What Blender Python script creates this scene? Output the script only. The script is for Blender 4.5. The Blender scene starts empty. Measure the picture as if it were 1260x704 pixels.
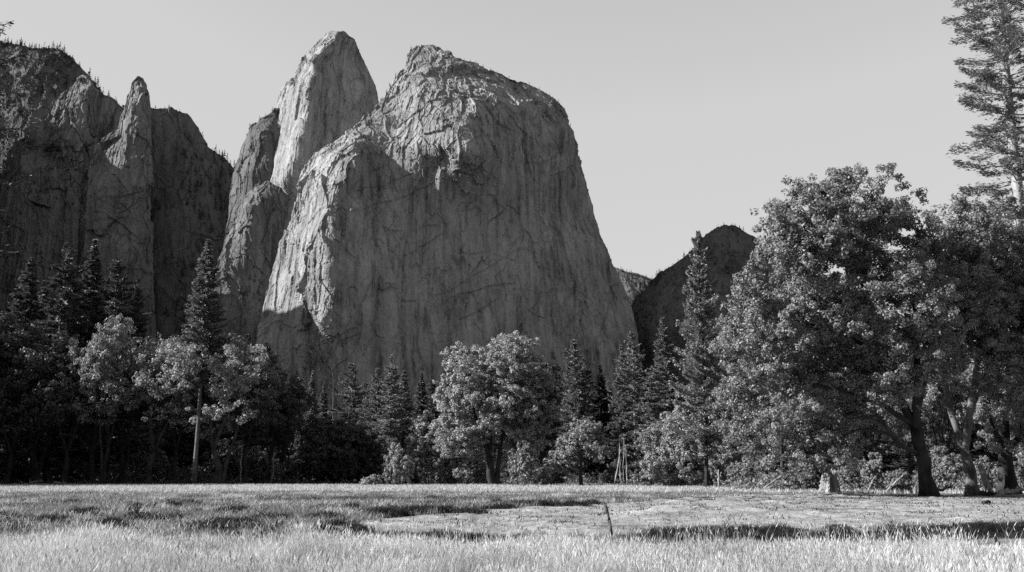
import bpy, math, random
import numpy as np
from mathutils import Vector

SC = bpy.context.scene
COL = SC.collection
R = math.radians

# ------------------------------------------------------------------ camera
FPX, CX, CY = 1225.0, 630.0, 352.0          # photograph's frame is 1260 x 704
PITCH = R(10.81)
CAMZ = 1.6
CP, SP = math.cos(PITCH), math.sin(PITCH)
cam_d = bpy.data.cameras.new("camera")
cam_d.sensor_width = 36.0
cam_d.lens = 35.0
cam_d.clip_start = 0.1
cam_d.clip_end = 30000
cam = bpy.data.objects.new("camera", cam_d)
cam.location = (0, 0, CAMZ)
cam.rotation_euler = (R(90) + PITCH, 0, 0)
COL.objects.link(cam)
SC.camera = cam


def at(px, py, Y):
    """world points seen in direction (px, py) at forward distance Y"""
    px, py, Y = np.broadcast_arrays(np.asarray(px, float), np.asarray(py, float), np.asarray(Y, float))
    dx = (px - CX) / FPX
    dy = (CY - py) / FPX
    vy = CP - dy * SP
    vz = SP + dy * CP
    k = Y / vy
    return np.stack([dx * k, Y, CAMZ + vz * k], -1)


def proj(P):
    x, y, z = P[..., 0], P[..., 1], P[..., 2] - CAMZ
    w = np.maximum(y * CP + z * SP, 1e-3)
    u = -y * SP + z * CP
    return CX + FPX * x / w, CY - FPX * u / w


# ------------------------------------------------------------------ noise
_rng = np.random.RandomState(7)
_perm = _rng.permutation(512)
_perm = np.concatenate([_perm] * 4)
_grad = _rng.normal(size=(512, 3))
_grad /= np.linalg.norm(_grad, axis=1)[:, None]


def perlin(P):
    P = np.asarray(P, float)
    i = np.floor(P).astype(np.int64)
    f = P - i
    u = f * f * f * (f * (f * 6 - 15) + 10)
    i &= 511
    out = 0.0
    for dx in (0, 1):
        wx = u[..., 0] if dx else 1 - u[..., 0]
        a = _perm[(i[..., 0] + dx) & 511]
        for dy in (0, 1):
            wy = u[..., 1] if dy else 1 - u[..., 1]
            b = _perm[a + ((i[..., 1] + dy) & 511)]
            for dz in (0, 1):
                wz = u[..., 2] if dz else 1 - u[..., 2]
                g = _grad[_perm[b + ((i[..., 2] + dz) & 511)]]
                d = (f[..., 0] - dx) * g[..., 0] + (f[..., 1] - dy) * g[..., 1] + (f[..., 2] - dz) * g[..., 2]
                out = out + wx * wy * wz * d
    return out * 1.6


def fbm(P, size, octaves=4, gain=0.5, ridged=False, off=0.0):
    Q = P / np.asarray(size, float) + off
    s, a, n = 0.0, 1.0, 0.0
    for _ in range(octaves):
        v = perlin(Q)
        if ridged:
            v = 1 - 2 * np.abs(v)
        s = s + a * v
        n += a
        a *= gain
        Q = Q * 2.03 + 17.3
    return s / n


# ------------------------------------------------------------------ meshes
def mesh(name, V, quads=None, tris=None, mat=None, smooth=False):
    V = np.asarray(V, np.float32).reshape(-1, 3)
    me = bpy.data.meshes.new(name)
    me.vertices.add(len(V))
    me.vertices.foreach_set("co", V.ravel())
    q = np.zeros((0, 4), np.int32) if quads is None else np.asarray(quads, np.int32).reshape(-1, 4)
    t = np.zeros((0, 3), np.int32) if tris is None else np.asarray(tris, np.int32).reshape(-1, 3)
    loops = np.concatenate([q.ravel(), t.ravel()])
    tot = np.concatenate([np.full(len(q), 4, np.int32), np.full(len(t), 3, np.int32)])
    start = np.concatenate([[0], np.cumsum(tot)[:-1]]).astype(np.int32) if len(tot) else tot
    me.loops.add(len(loops))
    me.loops.foreach_set("vertex_index", loops)
    me.polygons.add(len(tot))
    me.polygons.foreach_set("loop_start", start)
    me.polygons.foreach_set("loop_total", tot)
    me.polygons.foreach_set("use_smooth", np.full(len(tot), smooth, bool))
    me.update(calc_edges=True)
    if mat:
        me.materials.append(mat)
    return me


def obj(name, me, parent=None, loc=None):
    o = bpy.data.objects.new(name, me)
    COL.objects.link(o)
    if parent is not None:
        o.parent = parent
    if loc is not None:
        o.location = loc
    return o


def tag(o, label=None, cat=None, group=None, kind=None):
    if label:
        o["label"] = label
    if cat:
        o["category"] = cat
    if group:
        o["group"] = group
    if kind:
        o["kind"] = kind
    return o


def grid_quads(nr, nc, wrap=False):
    i = np.arange(nr - 1)[:, None]
    j = np.arange(nc if wrap else nc - 1)[None, :]
    j2 = (j + 1) % nc
    return np.stack([i * nc + j, i * nc + j2, (i + 1) * nc + j2, (i + 1) * nc + j], -1).reshape(-1, 4)


class MB:
    """collects tubes, quads and lumps into one mesh"""

    def __init__(s):
        s.V, s.Q, s.T, s.n = [], [], [], 0

    def add(s, V, Q=None, T=None):
        V = np.asarray(V, float).reshape(-1, 3)
        if Q is not None and len(Q):
            s.Q.append(np.asarray(Q).reshape(-1, 4) + s.n)
        if T is not None and len(T):
            s.T.append(np.asarray(T).reshape(-1, 3) + s.n)
        s.V.append(V)
        s.n += len(V)

    def tube(s, P, rad, k=6, cap=True, flare=None):
        P = np.asarray(P, float)
        rad = np.broadcast_to(np.asarray(rad, float), (len(P),))
        T = np.gradient(P, axis=0)
        T /= np.linalg.norm(T, axis=1)[:, None] + 1e-9
        ref = np.array([1.0, 0.0, 0.0]) if abs(T[0, 0]) < 0.8 else np.array([0.0, 1.0, 0.0])
        A = np.cross(T, ref)
        A /= np.linalg.norm(A, axis=1)[:, None] + 1e-9
        B = np.cross(T, A)
        th = np.arange(k) / k * 2 * np.pi
        ring = A[:, None, :] * np.cos(th)[None, :, None] + B[:, None, :] * np.sin(th)[None, :, None]
        rr = rad[:, None] * np.ones(k)[None, :]
        if flare is not None:
            rr = rr * flare
        V = P[:, None, :] + ring * rr[..., None]
        n = len(P)
        T3 = []
        V = V.reshape(-1, 3)
        if cap:
            V = np.vstack([V, P[-1:] + T[-1:] * rad[-1] * 0.4, P[:1]])
            T3 = [((n - 1) * k + j, (n - 1) * k + (j + 1) % k, n * k) for j in range(k)]
            T3 += [((j + 1) % k, j, n * k + 1) for j in range(k)]
        s.add(V, grid_quads(n, k, True), np.array(T3) if cap else None)

    def build(s, name, mat, smooth=False):
        return mesh(name, np.vstack(s.V), np.vstack(s.Q) if s.Q else None, np.vstack(s.T) if s.T else None, mat, smooth)


# ------------------------------------------------------------------ materials (all neutral: the photograph is black and white)
def mat_new(name):
    m = bpy.data.materials.new(name)
    m.use_nodes = True
    nt = m.node_tree
    nt.nodes.clear()
    out = nt.nodes.new("ShaderNodeOutputMaterial")
    return m, nt, out


def N(nt, kind, **kw):
    n = nt.nodes.new(kind)
    for k, v in kw.items():
        if k in n.inputs:
            n.inputs[k].default_value = v
        else:
            setattr(n, k, v)
    return n


def noise_node(nt, vec, scale, detail=6.0, rough=0.6, stretch=(1, 1, 1)):
    mp = N(nt, "ShaderNodeMapping")
    mp.inputs["Scale"].default_value = stretch
    nt.links.new(vec, mp.inputs["Vector"])
    n = N(nt, "ShaderNodeTexNoise")
    n.inputs["Scale"].default_value = scale
    n.inputs["Detail"].default_value = detail
    n.inputs["Roughness"].default_value = rough
    nt.links.new(mp.outputs["Vector"], n.inputs["Vector"])
    return n.outputs["Fac"]


def ramp(nt, fac, stops):
    r = N(nt, "ShaderNodeValToRGB")
    el = r.color_ramp.elements
    while len(el) < len(stops):
        el.new(0.5)
    for e, (p, v) in zip(el, stops):
        e.position = p
        e.color = (v, v, v, 1)
    nt.links.new(fac, r.inputs["Fac"])
    return r.outputs["Color"]


def mth(nt, op, a, b=None, c=None):
    n = N(nt, "ShaderNodeMath", operation=op)
    for i, v in enumerate((a, b, c)):
        if v is None:
            continue
        if isinstance(v, (int, float)):
            n.inputs[i].default_value = v
        else:
            nt.links.new(v, n.inputs[i])
    return n.outputs[0]


def rock_material(name, lo, hi, streak=0.5, scale=1.0):
    m, nt, out = mat_new(name)
    pos = N(nt, "ShaderNodeNewGeometry").outputs["Position"]
    big = noise_node(nt, pos, 0.009 * scale, 7, 0.68, (1, 1, 0.5))
    mid = noise_node(nt, pos, 0.03 * scale, 8, 0.72, (1, 1, 0.55))
    st = noise_node(nt, pos, 0.085 * scale, 7, 0.7, (1, 1, 0.05))
    spk = noise_node(nt, pos, 0.17 * scale, 7, 0.8, (1, 1, 0.6))
    st2 = noise_node(nt, pos, 0.03 * scale, 5, 0.6, (1, 1, 0.025))
    a = mth(nt, "MULTIPLY", ramp(nt, big, [(0.38, 0.0), (0.5, 0.55), (0.6, 1.0)]), 0.45)
    b = mth(nt, "MULTIPLY", ramp(nt, mid, [(0.32, 0.0), (0.66, 1.0)]), 0.42)
    c = mth(nt, "MULTIPLY", ramp(nt, st, [(0.36, 0.0), (0.5, 0.72), (0.62, 1.0)]), streak)
    d = mth(nt, "MULTIPLY", ramp(nt, spk, [(0.36, 0.0), (0.62, 1.0)]), 0.42)
    v = mth(nt, "ADD", mth(nt, "ADD", a, b), mth(nt, "ADD", c, d))
    v = mth(nt, "ADD", v, mth(nt, "MULTIPLY", ramp(nt, st2, [(0.38, 0.0), (0.6, 1.0)]), streak * 0.8))
    v = mth(nt, "DIVIDE", v, 1.3 + streak * 1.8)
    colr = ramp(nt, v, [(0.22, lo), (0.5, lo * 0.45 + hi * 0.55), (0.82, hi)])
    bs = N(nt, "ShaderNodeBsdfPrincipled")
    bs.inputs["Roughness"].default_value = 0.9
    bs.inputs["Specular IOR Level"].default_value = 0.15
    ck = N(nt, "ShaderNodeAttribute", attribute_name="crack").outputs["Fac"]
    mc = N(nt, "ShaderNodeMix", data_type="RGBA")
    nt.links.new(mth(nt, "MULTIPLY", ck, 0.4), mc.inputs[0])
    nt.links.new(colr, mc.inputs[6])
    mc.inputs[7].default_value = (lo * 0.4, lo * 0.4, lo * 0.4, 1)
    nt.links.new(mc.outputs[2], bs.inputs["Base Color"])
    bmp = N(nt, "ShaderNodeBump")
    bmp.inputs["Strength"].default_value = 0.9
    bmp.inputs["Distance"].default_value = 3.0 / scale
    nt.links.new(mth(nt, "ADD", spk, mth(nt, "MULTIPLY", st, 0.5)), bmp.inputs["Height"])
    nt.links.new(bmp.outputs["Normal"], bs.inputs["Normal"])
    nt.links.new(bs.outputs["BSDF"], out.inputs["Surface"])
    return m


def leaf_material(name, tone, spread=0.45, trans=0.3, gloss=0.35):
    """tone varies from leaf to leaf and from tree to tree"""
    m, nt, out = mat_new(name)
    geo = N(nt, "ShaderNodeNewGeometry")
    oi = N(nt, "ShaderNodeObjectInfo")
    v = mth(nt, "MULTIPLY_ADD", geo.outputs["Random Per Island"], 2 * spread * tone, tone * (1 - spread))
    v = mth(nt, "MULTIPLY", v, mth(nt, "MULTIPLY_ADD", oi.outputs["Random"], 0.3, 0.85))
    cmb = N(nt, "ShaderNodeCombineColor")
    for i in range(3):
        nt.links.new(v, cmb.inputs[i])
    bs = N(nt, "ShaderNodeBsdfPrincipled")
    bs.inputs["Roughness"].default_value = 0.55
    bs.inputs["Specular IOR Level"].default_value = gloss
    nt.links.new(cmb.outputs[0], bs.inputs["Base Color"])
    tr = N(nt, "ShaderNodeBsdfTranslucent")
    nt.links.new(cmb.outputs[0], tr.inputs["Color"])
    mx = N(nt, "ShaderNodeMixShader")
    mx.inputs[0].default_value = trans
    nt.links.new(bs.outputs[0], mx.inputs[1])
    nt.links.new(tr.outputs[0], mx.inputs[2])
    nt.links.new(mx.outputs[0], out.inputs["Surface"])
    return m


def bark_material(name, lo, hi, scale=3.0, stretch=(1, 1, 0.2)):
    m, nt, out = mat_new(name)
    tc = N(nt, "ShaderNodeTexCoord").outputs["Object"]
    n1 = noise_node(nt, tc, scale, 8, 0.7, stretch)
    n2 = noise_node(nt, tc, scale * 0.25, 3, 0.5)
    v = mth(nt, "MULTIPLY_ADD", n2, 0.4, mth(nt, "MULTIPLY", n1, 0.6))
    bs = N(nt, "ShaderNodeBsdfPrincipled")
    bs.inputs["Roughness"].default_value = 0.9
    bs.inputs["Specular IOR Level"].default_value = 0.1
    nt.links.new(ramp(nt, v, [(0.35, lo), (0.65, hi)]), bs.inputs["Base Color"])
    bmp = N(nt, "ShaderNodeBump")
    bmp.inputs["Strength"].default_value = 0.8
    bmp.inputs["Distance"].default_value = 0.08
    nt.links.new(n1, bmp.inputs["Height"])
    nt.links.new(bmp.outputs["Normal"], bs.inputs["Normal"])
    nt.links.new(bs.outputs["BSDF"], out.inputs["Surface"])
    return m


# ------------------------------------------------------------------ daylight
SUN_EL, SUN_BEHIND = R(29.0), R(7.0)       # from the left, a touch behind the camera
w = bpy.data.worlds.new("World")
SC.world = w
w.use_nodes = True
nt = w.node_tree
nt.nodes.clear()
sky = N(nt, "ShaderNodeTexSky", sky_type="NISHITA")
sky.sun_disc = False
sky.sun_elevation = SUN_EL
sky.sun_rotation = R(270) - SUN_BEHIND      # the sun's azimuth, clockwise from +Y
sky.altitude = 1200
sky.air_density = 1.0
sky.dust_density = 1.0
bw = N(nt, "ShaderNodeRGBToBW")
nt.links.new(sky.outputs[0], bw.inputs[0])
SKY = 0.074
bg = N(nt, "ShaderNodeBackground")
# film response to the sky: luminance with its highlights held back, as in the print
film = ramp(nt, mth(nt, "MULTIPLY", bw.outputs[0], 0.1), [(0.0, 0.0), (0.09, 0.5), (0.115, 0.8), (0.155, 3.6), (0.2, 4.15), (0.33, 4.4), (0.8, 4.9)])
nt.links.new(film, bg.inputs["Color"])
bg.inputs["Strength"].default_value = SKY
wo = N(nt, "ShaderNodeOutputWorld")
nt.links.new(bg.outputs[0], wo.inputs["Surface"])

sd = bpy.data.lights.new("sun", "SUN")
sd.energy = 5.0
sd.angle = R(0.53)
sd.color = (1, 1, 1)
sun = bpy.data.objects.new("sun", sd)
COL.objects.link(sun)
SUNV = Vector((-math.cos(SUN_EL) * math.cos(SUN_BEHIND), -math.cos(SUN_EL) * math.sin(SUN_BEHIND), math.sin(SUN_EL)))
sun.rotation_euler = SUNV.to_track_quat("Z", "Y").to_euler()
sun.location = SUNV * 500

vs = SC.view_settings
SC.display_settings.display_device = "sRGB"
vs.view_transform = "Standard"
vs.look = "None"
vs.exposure = 1.05
vs.gamma = 1.0
vs.use_curve_mapping = False
cy = SC.cycles
cy.max_bounces = 5
cy.diffuse_bounces = 3
cy.glossy_bounces = 2
cy.transmission_bounces = 2
cy.use_denoising = False
cy.use_adaptive_sampling = False
# ------------------------------------------------------------------ granite
def rbf_fit(ctrl):
    C = np.array(ctrl, float)
    P, d = C[:, :2], C[:, 2]
    n = len(P)
    K = np.sqrt(((P[:, None] - P[None]) ** 2).sum(2) + 49.0)
    A = np.zeros((n + 3, n + 3))
    A[:n, :n] = K
    A[:n, n] = A[n, :n] = 1
    A[:n, n + 1:] = P
    A[n + 1:, :n] = P.T
    w_ = np.linalg.solve(A + 1e-9 * np.eye(n + 3), np.concatenate([d, np.zeros(3)]))

    def f(px, py):
        out = w_[n] + w_[n + 1] * px + w_[n + 2] * py
        for (x, y), k in zip(P, w_[:n]):
            out = out + k * np.sqrt((px - x) ** 2 + (py - y) ** 2 + 49.0)
        return out
    return f


def normals(P):
    a = np.gradient(P, axis=1)
    b = np.gradient(P, axis=0)
    n = np.cross(a, b)
    n /= np.linalg.norm(n, axis=2)[..., None] + 1e-9
    return n


def facets(P, size, seed):
    """broken rock: every cell of a jittered grid is one tilted flat face"""
    rs_ = np.random.RandomState(seed)
    tab = rs_.rand(1024, 7)
    Q = (P / np.asarray(size, float)).reshape(-1, 3)
    out = np.zeros(len(Q))
    for a in range(0, len(Q), 60000):
        q = Q[a:a + 60000]
        I = np.floor(q).astype(np.int64)
        best = np.full(len(q), 1e9)
        val = np.zeros(len(q))
        for dx in (-1, 0, 1):
            for dy in (-1, 0, 1):
                for dz in (-1, 0, 1):
                    c = I + np.array([dx, dy, dz])
                    h = tab[(c[:, 0] * 73 + c[:, 1] * 179 + c[:, 2] * 283 + (c[:, 0] * c[:, 2]) % 31 * 7 + seed) & 1023]
                    r = q - c - h[:, :3]
                    d = (r * r).sum(1)
                    m = d < best
                    best[m] = d[m]
                    v = h[:, 3] - 0.5 + ((h[:, 4:7] - 0.5) * r).sum(1) * 1.9
                    val[m] = v[m]
        out[a:a + 60000] = val
    return out.reshape(P.shape[:-1])


def roughen(P, amp, seed, crack=1.0, blocky=1.0):
    """weathered granite: buttresses, vertical cracks, slabs and ledges"""
    n = normals(P)
    o = seed * 13.7
    W = P + 5 * np.stack([fbm(P, 50, 2, off=o + 71), fbm(P, 50, 2, off=o + 72), fbm(P, 50, 2, off=o + 73)], -1)
    W2 = W + 1.5 * np.stack([fbm(P, 8, 2, off=o + 74), fbm(P, 8, 2, off=o + 75), fbm(P, 8, 2, off=o + 76)], -1)
    c_, s_ = math.cos(0.5), math.sin(0.5)
    D = np.stack([W2[..., 0] * c_ + W2[..., 2] * s_, W2[..., 1], -W2[..., 0] * s_ + W2[..., 2] * c_], -1)   # joints dipping to the right
    blk = blocky * np.clip(0.6 + 1.3 * fbm(P, (150, 150, 120), 2, off=o + 40), 0.15, 1.3)
    sm = np.clip(1.35 - 0.75 * blk, 0.35, 1.1)
    global CRACK
    ck = 0.0
    d = 13 * fbm(P, (110, 110, 260), 3, 0.5, off=o)
    d = d + crack * sm * (6 * facets(W, (64, 64, 700), seed + 4) + 2.6 * facets(W2, (24, 24, 320), seed + 5))
    for sz, w_, h_, k in (((44, 44, 700), 0.035, 4.5, 7), ((24, 24, 300), 0.045, 2.2, 8)):
        g = perlin(W / np.array(sz, float) + o + k)
        e_ = np.exp(-(g / w_) ** 2) * (fbm(P, (90, 90, 160), 2, off=o + k + 50) > -0.12)
        d = d - h_ * crack * e_
        ck = np.maximum(ck, e_)
    g = perlin(D / np.array((300.0, 90.0, 60.0)) + o + 9)
    e_ = np.exp(-(g / 0.03) ** 2) * (fbm(P, 140, 2, off=o + 44) > 0.02)
    d = d - 4.0 * crack * e_
    CRACK = np.maximum(ck ** 2, 0.5 * e_ ** 3)
    d = d + (0.15 + 1.0 * blk) * 13 * facets(W2, (58, 58, 130), seed + 1)
    d = d + (0.2 + 0.8 * blk) * 7.0 * facets(D, (26, 26, 60), seed + 2)
    d = d + (0.25 + 0.7 * blk) * 3.4 * facets(W2, (11, 11, 24), seed + 3)
    d = d + (0.3 + 0.5 * blk) * 1.5 * facets(D, (5, 5, 10), seed + 6)
    d = d + 1.2 * (0.15 + blk) * fbm(P, (16, 16, 20), 4, 0.6, off=o + 3)
    d = d + 0.8 * (0.4 + 0.6 * blk) * fbm(P, (5, 5, 8), 3, 0.65, off=o + 31)
    return P + n * (d * amp)[..., None]


def rock_rows(Lp, Rp, py1, ctrl, Y0, nc, nr, thick, amp, seed, nb=26, crack=1.0, blocky=None):
    """free-standing rock: left and right outlines by height, depth from control points, closed round the back"""
    Lp, Rp = np.array(Lp, float), np.array(Rp, float)
    py0 = min(Lp[0, 1], Rp[0, 1])
    py = np.linspace(py0, py1, nr)
    xl = np.interp(py, Lp[:, 1], Lp[:, 0])
    xr = np.interp(py, Rp[:, 1], Rp[:, 0])
    u = np.linspace(0, 1, nc)
    s = 0.55 * u + 0.45 * (0.5 - 0.5 * np.cos(np.pi * u))
    PX = xl[:, None] + (xr - xl)[:, None] * s[None]
    PY = np.repeat(py[:, None], nc, 1)
    F = rbf_fit(ctrl)
    Pf = at(PX, PY, Y0 + F(PX, PY))
    k = (np.arange(nb) + 1) / (nb + 1)
    a, b = Pf[:, -1], Pf[:, 0]
    Pb = a[:, None] + (b - a)[:, None] * k[None, :, None]
    width = np.linalg.norm(a - b, axis=1)
    Pb[..., 1] += np.minimum(thick, 0.75 * width + 25)[:, None] * np.sin(np.pi * k)[None]
    P = np.concatenate([Pf, Pb], 1)
    bl = 1.0
    if blocky is not None:
        bl = np.concatenate([blocky(PX, PY), np.full((nr, nb), 0.8)], 1)
    P = roughen(P, amp, seed, crack, bl)
    top = P[0].mean(0) + np.array([0, 0, 2.0])
    nr_, ncw = P.shape[:2]
    Q = grid_quads(nr_, ncw, True)
    V = np.vstack([P.reshape(-1, 3), top[None]])
    j = np.arange(ncw)
    T = np.stack([j, (j + 1) % ncw, np.full(ncw, nr_ * ncw)], 1)[:, ::-1]
    return V, Q, T, P[:, :nc], PX, PY


def rock_cols(top, py1, ctrl, Y0, nc, nr, back, amp, seed, nb=30, crack=1.0, px0=None, px1=None):
    """ridge or wall: crest line by column, face below it, slope down behind it"""
    top = np.array(top, float)
    px = np.linspace(px0 if px0 is not None else top[0, 0], px1 if px1 is not None else top[-1, 0], nc)
    tp = np.interp(px, top[:, 0], top[:, 1])
    v = np.linspace(0, 1, nr) ** 1.1
    PX = np.repeat(px[None], nr, 0)
    PY = tp[None] + (py1 - tp)[None] * v[:, None]
    F = rbf_fit(ctrl)
    Pf = at(PX, PY, Y0 + F(PX, PY))
    k = (np.arange(nb, 0, -1)) / nb
    Pb = np.repeat(Pf[:1], nb, 0).copy()
    Pb[..., 1] += (k ** 1.0 * back)[:, None]
    Pb[..., 2] *= (1 - k ** 1.6)[:, None]
    P = np.concatenate([Pb, Pf], 0)
    P = roughen(P, amp, seed, crack)
    return P.reshape(-1, 3), grid_quads(P.shape[0], P.shape[1]), None, P[nb:], PX, PY


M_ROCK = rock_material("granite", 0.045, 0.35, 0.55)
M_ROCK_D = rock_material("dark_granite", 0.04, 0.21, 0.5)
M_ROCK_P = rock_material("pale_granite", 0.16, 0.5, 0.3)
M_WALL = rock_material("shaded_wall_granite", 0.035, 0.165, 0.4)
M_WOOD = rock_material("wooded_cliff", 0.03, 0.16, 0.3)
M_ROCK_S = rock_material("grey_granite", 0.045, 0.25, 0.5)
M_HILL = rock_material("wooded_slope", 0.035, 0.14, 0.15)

FACES = {}


def rock(name, data, mat, label):
    V, Q, T, Pf, PX, PY = data
    me = mesh(name, V, Q, T, mat)
    at_ = me.attributes.new("crack", "FLOAT", "POINT")
    c_ = np.zeros(len(V), np.float32)
    c_[: CRACK.size] = CRACK.ravel()
    at_.data.foreach_set("value", c_)
    o = obj(name, me)
    tag(o, label=label, kind="structure")
    FACES[name] = (Pf, PX, PY)
    return o


# main dome
L = [(510, 57), (508, 61), (504, 68), (500, 84), (481, 103), (473, 122), (460, 139), (447, 148), (418, 168), (388, 190), (371, 216),
     (359, 258), (341, 318), (329, 360), (321, 390), (318, 404), (316, 450), (312, 592)]
Rr = [(534, 57), (546, 61), (566, 70), (586, 78), (604, 88), (625, 92), (650, 103), (676, 118), (693, 137), (706, 164), (714, 198),
      (727, 244), (740, 291), (753, 322), (764, 344), (775, 372), (783, 404), (792, 460), (800, 592)]
Lc = [(520, 57, 235), (501, 84, 215), (475, 122, 190), (447, 148, 170), (418, 169, 160), (388, 190, 152), (371, 216, 150), (359, 258, 148),
      (341, 318, 145), (329, 360, 142), (320, 392, 138), (318, 415, 110), (316, 450, 95), (312, 592, 60)]
ar = [(432, 178, 70), (422, 199, 48), (412, 235, 22), (404, 265, 8), (402, 290, 0), (402, 332, -12), (406, 366, -18), (402, 396, -16), (398, 430, 0)]
up = [(475, 140, 150), (490, 160, 140), (478, 200, 105), (455, 175, 105), (500, 205, 92), (460, 220, 80),
      (520, 75, 195), (555, 85, 190), (540, 108, 128), (512, 104, 142), (575, 122, 128), (525, 150, 88), (508, 176, 90), (545, 182, 58), (567, 189, 48),
      (586, 160, 82), (590, 140, 102), (600, 165, 104), (590, 195, 74), (545, 200, 84), (515, 205, 92)]
face = [(430, 240, 44), (440, 300, 38), (440, 360, 24), (430, 420, 18), (520, 250, 90), (520, 330, 74), (520, 430, 52), (585, 250, 129), (585, 330, 113),
        (585, 430, 89), (600, 300, 134), (640, 200, 174), (635, 300, 150), (640, 420, 122), (690, 160, 229), (690, 200, 224), (690, 300, 197), (690, 420, 163), (730, 300, 247),
        (740, 380, 222), (750, 430, 204), (640, 130, 210), (600, 592, 40), (700, 592, 99), (450, 592, -3), (760, 592, 155),
        (350, 430, 62), (375, 450, 40)]
Rc = [(604, 88, 246), (650, 103, 265), (693, 137, 279), (714, 198, 295), (727, 244, 302), (740, 291, 308), (764, 344, 305), (783, 404, 286), (800, 592, 238)]
rock("granite_dome", rock_rows(L, Rr, 592, Lc + ar + up + face + Rc, 1800, 620, 560, 420, 0.62, 1,
     blocky=lambda x, y: 1.15 - 0.85 * np.clip((x - 425) / 25, 0, 1) * np.clip((y - 165 - 25 * (x > 570)) / 40 + 0.25 * (x - 600) / 100, 0, 1)), M_ROCK,
     "broad sheer granite dome standing highest in the middle of the photo")

# tower behind it
L = [(404, 39), (400, 43), (391, 53), (377, 63), (371, 74), (360, 95), (347, 106), (341, 131), (335, 157), (331, 190), (328, 214), (318, 260), (300, 592)]
Rr = [(423, 39), (427, 41), (437, 48), (441, 60), (447, 71), (456, 90), (463, 108), (465, 124), (470, 200), (480, 592)]
C = [(413, 38, 60), (392, 53, 130), (371, 74, 165), (347, 106, 190), (335, 157, 185), (328, 214, 160), (318, 260, 80), (300, 592, 40),
     (395, 56, 42), (380, 70, 20), (376, 95, 2), (374, 120, -8), (370, 145, -12), (362, 168, -10), (352, 199, 0), (340, 218, 22),
     (400, 75, 38), (395, 120, 24), (390, 170, 22), (420, 60, 85), (415, 100, 74), (410, 150, 68), (400, 200, 62), (390, 250, 44), (440, 70, 150), (450, 110, 150), (452, 150, 150), (464, 120, 235), (470, 200, 230),
     (480, 592, 80), (400, 592, -20), (350, 260, 20), (345, 320, 10)]
rock("rock_tower", rock_rows(L, Rr, 592, C, 2150, 260, 420, 260, 0.42, 2), M_ROCK,
     "granite tower behind the dome with one bright sunlit face")

# dark shoulder to the tower's left
L = [(338, 136), (330, 140), (320, 144), (303, 164), (296, 182), (290, 203), (285, 235), (272, 330), (262, 592)]
Rr = [(342, 136), (352, 150), (372, 200), (390, 592)]
C = [(338, 137, 60), (303, 164, 60), (290, 203, 55), (285, 235, 45), (262, 592, 0), (318, 165, 8), (305, 210, 0), (300, 260, -10), (345, 180, 25), (372, 200, 60),
     (390, 592, 0), (330, 592, -60)]
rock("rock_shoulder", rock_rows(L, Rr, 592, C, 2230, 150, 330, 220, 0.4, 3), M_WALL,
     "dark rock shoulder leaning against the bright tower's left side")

# low buttress in front of the tower's foot
L = [(326, 224), (318, 229), (307, 235), (296, 246), (289, 268), (283, 284), (277, 298), (268, 318), (258, 400), (245, 592)]
Rr = [(331, 224), (345, 232), (372, 260), (380, 400), (380, 592)]
C = [(328, 225, 60), (307, 235, 62), (294, 252, 44), (285, 281, 40), (277, 298, 26), (264, 320, 14), (255, 400, 6), (245, 592, 0),
     (318, 243, 30), (308, 255, 12), (300, 280, 8), (303, 262, 22), (302, 300, 4), (294, 325, 0), (288, 360, -6), (285, 400, -8), (280, 450, -5),
     (330, 270, 30), (325, 330, 22), (340, 400, 20), (345, 232, 60), (380, 300, 60), (380, 592, 30), (320, 592, -20)]
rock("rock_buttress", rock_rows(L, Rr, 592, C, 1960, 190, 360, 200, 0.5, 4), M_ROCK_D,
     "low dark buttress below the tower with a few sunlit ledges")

# left cliffs
top = [(-260, 20), (-150, 60), (-60, 40), (0, 52), (21, 55), (38, 61), (64, 59), (77, 66), (92, 76), (104, 92), (120, 108), (140, 125), (170, 150), (230, 200), (300, 260)]
C = [(-260, 40, 0), (0, 55, 60), (64, 60, 60), (120, 110, 80), (300, 260, 160), (-200, 300, -150), (0, 130, -20), (60, 130, 0), (0, 300, -120), (150, 300, -60),
     (-260, 592, -300), (300, 592, -180), (30, 95, 20), (20, 160, -50), (0, 592, -320)]
rock("cliff_wall", rock_cols(top, 592, C, 2750, 330, 260, 900, 0.75, 5), M_WOOD,
     "wooded cliff top filling the upper left corner")

L = [(100, 95), (94, 99), (85, 109), (70, 126), (62, 152), (55, 169), (45, 192), (36, 188), (30, 185), (14, 197), (0, 208), (-40, 240), (-90, 330), (-130, 592)]
L = [(100, 95), (94, 99), (85, 109), (70, 126), (62, 152), (54, 172), (46, 181), (30, 187), (14, 198), (0, 209), (-40, 240), (-90, 330), (-130, 592)]
Rr = [(104, 95), (113, 105), (128, 117), (140, 121), (152, 135), (165, 175), (190, 592)]
C = [(102, 96, 40), (85, 109, 48), (70, 126, 56), (62, 152, 60), (55, 169, 60), (30, 186, 70), (0, 209, 70), (-40, 240, 60), (-130, 592, 0),
     (100, 110, 8), (90, 135, -5), (83, 165, -10), (75, 190, -4), (62, 210, 15), (118, 130, 30), (120, 170, 22), (110, 220, 14), (55, 195, 42), (38, 205, 22),
     (25, 225, 16), (40, 300, 6), (110, 300, 4), (0, 300, 25), (50, 592, -70), (150, 121, 70), (165, 160, 60), (190, 592, -30)]
rock("rock_spur", rock_rows(L, Rr, 592, C, 2450, 300, 380, 300, 0.75, 6, blocky=lambda x, y: 1.5 + 0 * x), M_ROCK_S,
     "jagged rock spur with pale lit edge left of the slender pinnacle")

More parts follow.
